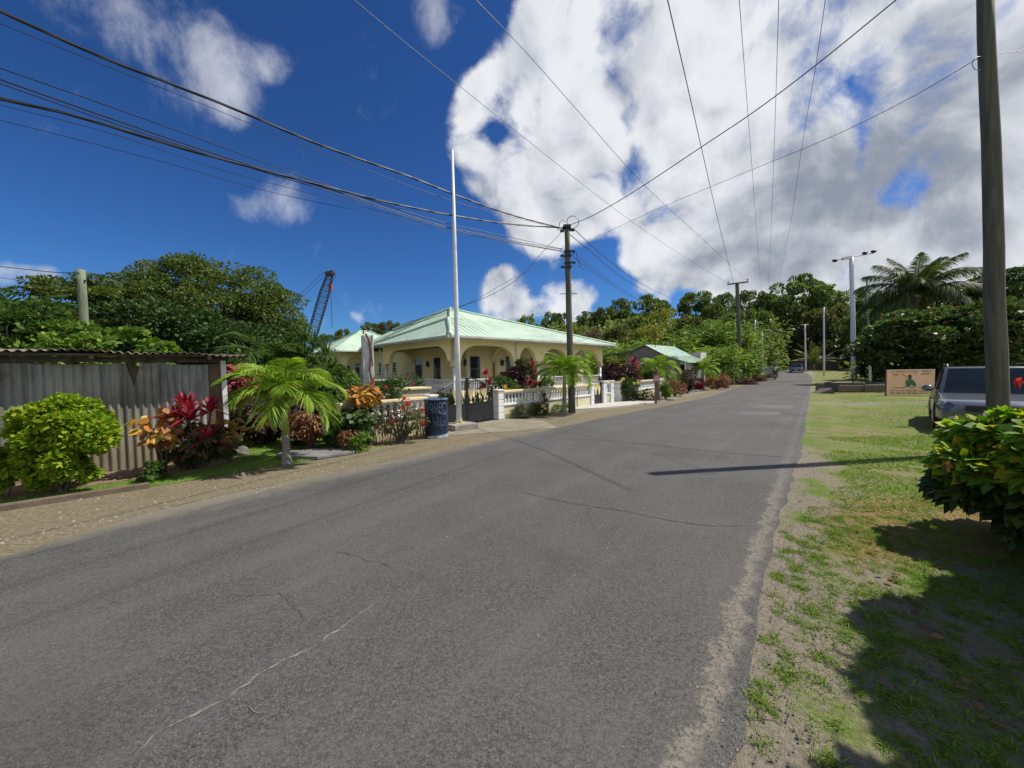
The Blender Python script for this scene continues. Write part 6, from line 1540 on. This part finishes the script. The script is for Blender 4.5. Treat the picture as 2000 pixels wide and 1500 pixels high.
# ---- trees at left
LM['bigtree'] = leafmat('leaves_big_tree', [(.05, .085, .018), (.08, .12, .026), (.115, .16, .034), (.16, .195, .045)], trans=.3)
tree('broadleaf_tree', 'large dark spreading tree behind the tin shed', 'tree', A(396, 22), (0, 0, 4.6), (6.1, 4.2, 3.65), 3.0, .35, 'bigtree', 260, 100000, .17, .42, cr=.165, shell=.25, flat=.5, upb=.2, bend=.3)
tree('broadleaf_tree', 'tree with layered flat branches behind the greenish pole', 'tree', A(165, 17.5), (0, 0, 4.0), (2.5, 2.2, 2.4), 3.0, .2, 'bigtree', 90, 24000, .15, .4, cr=.20, shell=.35, flat=.3, upb=.3)
tree('almond_tree', 'light green broad leaved almond tree just behind the shed roof', 'tree', A(215, 10.5), (0, 0, 1.9), (2.0, 1.1, 1.15), 1.5, .09, 'light', 46, 5200, .17, .6, cr=.22, flat=.4, shell=.4, upb=.4)
tree('almond_tree', 'light green almond saplings at the left of the greenish pole', 'tree', A(110, 11.5), (0, 0, 2.0), (1.6, 1.1, 1.5), 1.5, .07, 'light', 36, 4200, .17, .5, cr=.24, flat=.45, shell=.4, upb=.4)
tree('broadleaf_tree', 'blurry green tree at the far left edge', 'tree', A(15, 11.5), (0, 0, 2.2), (2.4, 1.5, 1.9), 1.6, .12, 'mid', 46, 9000, .18, .4, cr=.24, flat=.6)
palm('feather_palm', 'palm crown showing above the trees at the left edge', A(45, 14), 3.6, 13, 1.8, .6, .05, 'mid', .1, nl=30, shaft=False, els=(.1, 1.3), droop=(1.0, 1.7))
tree('broadleaf_tree', 'dark tree filling the gap between the shed roof and the large tree', 'tree', A(300, 16.5), (0, 0, 2.9), (4.6, 2.0, 1.9), 2.0, .18, 'dark', 60, 15000, .2, .45, cr=.24, flat=.5)
tree('broadleaf_tree', 'green tree at the right foot of the large tree', 'tree', A(505, 19), (0, 0, 2.4), (2.2, 1.8, 1.75), 2.0, .16, 'dark', 44, 11000, .2, .45, cr=.25, flat=.5)

# ---- right side trees
tree('almond_tree', 'broad almond tree with glossy layered leaves behind the sign board', 'tree', A(1800, 26.5), (0, 0, 3.3), (3.7, 2.6, 2.5), 2.2, .22, 'gloss', 80, 15000, .30, .6, cr=.22, shell=.55, flat=.45, upb=.5, bend=.2) if False else None
LM['gloss'] = leafmat('leaves_glossy_almond', [(.035, .075, .022), (.055, .11, .03), (.08, .15, .04), (.13, .19, .04), (.17, .09, .04)], trans=.25, rough=.5, spec=.4)
tree('almond_tree', 'broad almond tree with glossy layered leaves behind the sign board', 'tree', A(1795, 26.5), (0, 0, 3.1), (3.8, 2.6, 2.4), 2.2, .22, 'gloss', 90, 14000, .30, .6, cr=.20, shell=.6, flat=.4, upb=.5, bend=.2)
tree('almond_tree', 'almond tree directly behind the parked suv and the thick pole', 'tree', A(1920, 24), (0, 0, 3.0), (3.6, 2.4, 2.6), 2.0, .2, 'gloss', 70, 12000, .30, .55, cr=.22, shell=.55, flat=.45, upb=.4)
tree('broadleaf_tree', 'dark tree rising at the right edge behind the pole', 'tree', A(2010, 30), (0, 0, 5.3), (5.5, 3.5, 4.4), 4, .3, 'dark', 90, 22000, .28, .45, cr=.22, flat=.5)
tree('broadleaf_tree', 'dark low tree under the coconut palm', 'tree', A(1850, 36), (0, 0, 3.2), (5.5, 3, 3.6), 3, .25, 'dark', 80, 16000, .30, .45, cr=.22, flat=.5)
tree('broadleaf_tree', 'dark tree left of the almond tree behind the thin white pole', 'tree', A(1735, 40), (0, 0, 2.6), (4.6, 2.5, 2.8), 2.5, .2, 'dark', 60, 11000, .32, .45, cr=.24, flat=.5)

# ---- tree kinds for the hillside
def proto(name, lm, r=(4.6, 4.6, 4.2), zc=6.2, th=4.5, ncl=44, nl=5200, L=.55, Wd=.5, cr=.26, flat=.55, prof='oval', limbs=6, **kw):
    t = thing(name, None, 'tree', (0, 0, -500))
    lv, cc = foliage((0, 0, zc), r, ncl, nl, L, Wd, prof, cr=cr, flat=flat, shell=.55, upb=.3, **kw)
    npart('crown', lv, LM[lm], t); trunk_limbs(th, .28, cc, limbs, 3).build('trunk', bark_d, t)
    return t
KP = {'dark': proto('hill_tree', 'hill', ncl=60, nl=7000, L=.45, cr=.2), 'dark2': proto('hill_tree', 'hill', (5.3, 5.3, 2.6), 7.4, 5.5, 50, 6500, flat=.35, cr=.2, L=.45), 'mid': proto('hill_tree', 'hillmid', (4.4, 4.4, 3.8), 5.8, 4, 40, 5000),
      'olive': proto('hill_tree', 'olive', (4.6, 4.6, 3.6), 5.6, 4, 46, 4600), 'light': proto('hill_tree', 'light', (4.2, 4.2, 3.4), 5.2, 3.6, 40, 4600), 'yellow': proto('hill_tree', 'yellow', (4.8, 4.8, 3.2), 5.6, 4, 46, 3600, L=.5),
      'dry': proto('hill_tree', 'dry', (4.2, 4.2, 3.2), 5.2, 3.6, 50, 2800, L=.45), 'copper': proto('hill_tree', 'copper', (4.2, 4.2, 2.6), 6.0, 4, 40, 3600)}
used = set()
def hill(px, ytop, wpx, Y, kind, label, group=None, base=None):
    top = at(px, ytop, Y); zb = gh(top.x, top.y) if base is None else base
    h = max(2.5, top.z-zb); w = wpx/751*Y
    if kind in used: o = copy_tree(KP[kind])
    else: o = KP[kind]; used.add(kind)
    ext = max(v.co.z for v in KP[kind].children[0].data.vertices) if kind not in EXT else EXT[kind]
    EXT[kind] = ext
    sx = w/10.2; sx *= 1.18; sz = min(h/ext, sx*1.45); o.location = (top.x, top.y, top.z-ext*sz); o.scale = (sx, sx, sz)
    gap = (top.z-ext*sz-zb)/sz
    if gap > .3: MB().tube([(0, 0, -gap-.2), (0, 0, .1)], [.38, .34], 8).build('lower_trunk', bark_d, o); o.rotation_euler = (0, 0, (px*1.7) % 6.28)
    tag(o, label, 'tree', group); return o
EXT = {}
HT = [
 (642, 652, 46, 115, 'dark', 'dark round tree on the skyline left of the far pavilion roof'), (672, 640, 36, 118, 'mid', 'small round tree on the skyline above the far pavilion apex'),
 (697, 648, 40, 112, 'dark', 'low dark tree on the skyline right of the pavilion apex'), (722, 629, 34, 120, 'dark2', 'dark tree on the skyline directly above the concrete post'),
 (757, 625, 44, 122, 'olive', 'olive tree on the skyline above the left roof slope'), (776, 628, 30, 118, 'mid', 'green tree on the skyline nearest the white cloud scrap'), (795, 631, 24, 118, 'olive', 'smallest skyline tree half sunk behind the left roof slope'),
 (1030, 615, 44, 95, 'mid', 'round pale green tree on the skyline just left of the utility pole'), (1076, 607, 40, 96, 'mid', 'taller round tree on the skyline touching the utility pole'), (1100, 610, 30, 92, 'dark', 'small dark tree on the skyline behind the utility pole'),
 (1150, 607, 42, 92, 'dark2', 'dark flat topped tree on the skyline right of the utility pole'), (1185, 598, 46, 88, 'dark', 'dark dense tree on the skyline left of the dark tower tree'), (1210, 582, 38, 90, 'dark', 'dark tall narrow tree where the cables meet the skyline'),
 (1262, 577, 84, 84, 'dark2', 'wide green domed tree on the skyline under the cable ends'), (1300, 600, 70, 76, 'yellow', 'yellow flowering tree on the slope right of the cable ends'), (1245, 612, 60, 74, 'mid', 'mid green tree on the slope below the wide dome'),
 (1366, 567, 66, 92, 'dark2', 'umbrella shaped tree alone on the skyline left of the crossarm pole'), (1415, 572, 46, 96, 'dark', 'dark tree on the skyline just left of the crossarm pole'), (1400, 592, 60, 84, 'dark', 'dark tree below the umbrella tree'),
 (1466, 566, 56, 100, 'dark', 'dark tree on the skyline just right of the crossarm pole'), (1500, 574, 50, 104, 'dark2', 'dark flat tree on the skyline between the crossarm pole and the giant tree'), (1540, 575, 60, 90, 'dark', 'left shoulder of the giant tree cluster'),
 (1558, 538, 104, 95, 'dark2', 'giant dark tree standing highest on the right hill'), (1605, 566, 84, 98, 'dark', 'dark green tree leaning right of the giant tree'), (1650, 566, 60, 108, 'light', 'pale green tree on the skyline left of the floodlight mast'),
 (1700, 562, 62, 106, 'mid', 'green tree on the skyline right of the floodlight mast'), (1735, 568, 60, 90, 'dark', 'dark tree on the skyline left of the coconut palm'), (1640, 590, 90, 84, 'olive', 'olive tree on the slope behind the floodlight mast'),
 (1500, 613, 62, 112, 'copper', 'rust orange crowned tree above the bend in the road'), (1555, 605, 80, 94, 'dry', 'brown grey dry tree below the giant tree'), (1600, 600, 70, 82, 'olive', 'olive brown tree above the nearest white post'), (1690, 605, 80, 72, 'dark', 'dark tree mass right of the mast foot'),
 (1475, 600, 60, 74, 'mid', 'mid green tree behind the crossarm pole foot'), (1440, 605, 60, 66, 'mid', 'leafy tree behind the top of the cane'), (1530, 640, 70, 113, 'dark', 'dark shaded tree above the roadside hut'), (1570, 655, 70, 92, 'dark', 'dark shaded tree above the maroon roofed building left end'),
 (1620, 640, 80, 90, 'dark', 'dark shaded tree behind the maroon roofed building'), (1665, 650, 70, 86, 'dark', 'dark shaded tree at the field corner behind the mast'), (1710, 650, 80, 66, 'dark', 'dark shaded tree behind the thin pole on the right'), (1495, 650, 56, 114, 'dark', 'dark shaded tree on the left of the road bend'),
 (1780, 585, 90, 70, 'dark', 'dark hillside tree behind the left fronds of the coconut palm'), (1850, 560, 110, 74, 'dark2', 'dark hillside tree behind the right fronds of the coconut palm'), (1990, 520, 140, 60, 'dark', 'tall dark tree beyond the thick pole at the right edge'),
 (1120, 632, 70, 72, 'dry', 'pinkish dry tree on the slope left of the utility pole'), (1075, 640, 50, 66, 'dry', 'pinkish dry bush tree just above the veranda roof'), (1165, 640, 70, 64, 'dry', 'grey pink dry tree on the slope right of the utility pole'), (1215, 632, 70, 62, 'olive', 'olive slope tree above the grey gable house'),
 (1345, 612, 70, 66, 'olive', 'olive slope tree right of the yellow flowering tree'), (1390, 620, 60, 60, 'light', 'light green slope tree left of the cane'), (1280, 632, 80, 60, 'yellow', 'yellowish slope tree above the small house ridge'), (1140, 655, 60, 52, 'mid', 'green slope tree above the right end of the house roof'),
 (1190, 660, 60, 48, 'olive', 'olive tree at the corner of the house roof'), (1330, 640, 70, 54, 'mid', 'green slope tree behind the small house'), (1050, 632, 44, 78, 'olive', 'olive tree low on the skyline above the veranda roof'),
]
for a in HT: hill(*a)
for k, o in KP.items():
    if k not in used: 
        for ch_ in list(o.children): bpy.data.objects.remove(ch_)
        bpy.data.objects.remove(o)
# continuous woodland and scrub covering the hills
def cover(name, label, n, region, lm, size, hmin, hmax, L, per=45, flat=.6):
    c = []
    while len(c) < n:
        x, y = region()
        c.append((x, y, gh(x, y)+random.uniform(hmin, hmax)*random.random()**.5))
    c = np.array(c); i = np.repeat(np.arange(n), per); sz = size*(.6+.8*RNG.random(n))
    p, d = ellp(len(i), (0, 0, 0), (1, 1, flat), .4)
    P = c[i]+p*sz[i][:, None]; D = nrm(d+rdir(len(i), .3)*.8); l = L*(.6+.7*RNG.random(len(i)))
    V, Q = straps(P, D, l, l*.5, .25, None, 'oval')
    return tag(npart(name, (V, Q), LM[lm], None), label, 'woodland', kind='stuff')
def polar(p0, p1, Y0, Y1):
    def f():
        px = random.uniform(p0, p1); Y = random.uniform(Y0, Y1); p = at(px, 730, Y); return p.x, p.y
    return f
LM['scrubl'] = leafmat('leaves_scrub_mixed', [(.06, .10, .02), (.10, .17, .03), (.17, .23, .05), (.14, .13, .07), (.09, .15, .03), (.22, .24, .07)])
cover('hillside_woodland', 'dense dark woodland on the hill beyond the bend and field', 1300, polar(1555, 2060, 84, 125), 'hill', 2.4, 1, 8, .8, 50)
cover('hillside_woodland', 'dark woodland closing the view behind the open roadside hut', 420, polar(1440, 1580, 109, 135), 'hill', 2.6, 1, 9, .9, 46)
cover('hillside_woodland', 'mixed green woodland on the upper slope behind the houses', 2400, polar(1010, 1510, 64, 108), 'hillmid', 2.5, .5, 9.0, .8, 40)
cover('hillside_scrub', 'olive and brown scrub on the slope behind the houses', 800, polar(1020, 1470, 44, 84), 'scrubl', 1.6, .3, 2.6, .5, 60)
cover('hillside_scrub', 'dry pinkish grey scrub patches on the slope above the veranda roof', 200, polar(1010, 1330, 52, 80), 'dry', 1.3, 1.0, 3.0, .45, 50)
cover('hillside_scrub', 'light green banana and cane scrub low on the slope', 520, polar(1130, 1440, 37, 56), 'cane', 1.2, .3, 3.2, .55, 46, .9)
cover('hillside_woodland', 'distant dark woodland behind the house and crane at left', 700, polar(-900, 860, 100, 150), 'hill', 3.2, 1, 5, 1.3, 36)
cover('hillside_woodland', 'shrubbery at the right edge of the field behind the parked suv', 500, polar(1690, 2200, 36, 66), 'hill', 1.8, .4, 3.5, .6, 40)

# ---- cane thicket
def cane(name, label, pos, h, w, nl, lm='cane', group=None):
    t = thing(name, label, 'cane clump', pos, 0, group); b = MB(); rr = random.Random(int(h*100)); P = []; D = []
    for k in range(26):
        a = rr.uniform(0, 6.28); r = w*math.sqrt(rr.random()); hh = h*rr.uniform(.6, 1.0); base = Vector((r*.6*math.cos(a), r*.6*math.sin(a), 0)); tp_ = Vector((r*1.2*math.cos(a), r*1.2*math.sin(a), hh))
        b.tube([base, base.lerp(tp_, .5), tp_], [.03, .025, .012], 4)
        for j in range(nl//26):
            f = .25+.75*j/(nl//26); P.append(base.lerp(tp_, f)); az = rr.uniform(0, 6.28); D.append((math.cos(az), math.sin(az), rr.uniform(.5, 1.7)))
    npart('cane_leaf', straps(P, D, RNG.random(len(P))*.6+.8, .10, .55, None, 'strap'), LM[lm], t); b.build('cane_stalk', LM['olive'], t); return t
c1 = cane('cane_clump', '', A(1340, 38), 5.0, 1.3, 700); c2 = cane('cane_clump', '', A(1360, 38), 4.4, 1.1, 620, 'light')
CL = [(1335, 645, 41, 'leftmost cane clump behind the block parapet'), (1352, 632, 42, 'cane clump above the block parapet'), (1370, 622, 43, 'cane clump right of the block parapet'), (1388, 618, 42, 'tall pale cane clump left of the crossarm pole'),
      (1405, 612, 41, 'tallest cane clump left of the crossarm pole'), (1424, 616, 40, 'cane clump touching the left of the crossarm pole'), (1440, 622, 39, 'cane clump in front of the crossarm pole'), (1457, 626, 42, 'cane clump right of the crossarm pole'), (1466, 640, 46, 'rightmost cane clump above the white posts'),
      (1415, 665, 34, 'short cane clump behind the distant palms'), (1395, 670, 33, 'short cane clump left of the distant palms'), (1440, 668, 37, 'short cane clump behind the last palm'), (1450, 680, 42, 'low leafy clump at the foot of the white post'), (1463, 690, 44, 'last low leafy clump on the verge'),
      (1230, 655, 40, 'banana like clump left of the small house ridge'), (1262, 650, 42, 'banana like clump directly above the small house ridge'), (1295, 655, 42, 'banana like clump above the small roof right end'), (1318, 655, 40, 'banana like clump between small house and cane'), (1205, 665, 38, 'banana like clump at the veranda roof corner')]
for i, (px, yt, Y, lab) in enumerate(CL):
    o = (c1, c2)[i] if i < 2 else copy_tree((c1, c2)[i % 2]); p = A(px, Y); tpz = at(px, yt, Y).z
    o.location = p; s_ = (tpz-p.z)/(5.2 if i % 2 == 0 else 4.6); o.scale = (1.15, 1.15, max(.3, s_)); o.rotation_euler.z = i*1.3
    tag(o, lab, 'cane clump', 'cane and banana clumps beyond the small house')
q = A(1590, 68)
palm('young_palm', 'fan of pale palm fronds at the far road edge above the oncoming car', q, 1.3, 12, 4.6, 1.1, .10, 'olive', .12, nl=30, shaft=False, els=(.3, 1.4), droop=(.4, 1.0))
bush('garden_shrub', 'round green shrub beyond the bend left of the maroon roofed building', A(1545, 82), (2.8, 2, 2.2), 'mid', 1500, .35, .5)
bush('garden_shrub', 'broad leaved shrub behind the maroon roof next to the white post', A(1632, 78), (4.2, 2, 3.2), 'gloss', 2600, .5, .6)
bush('garden_shrub', 'bushy hedge behind the last brush heap', A(1476, 52), (.9, 1, 1.2), 'light', 1200, .25, .5)
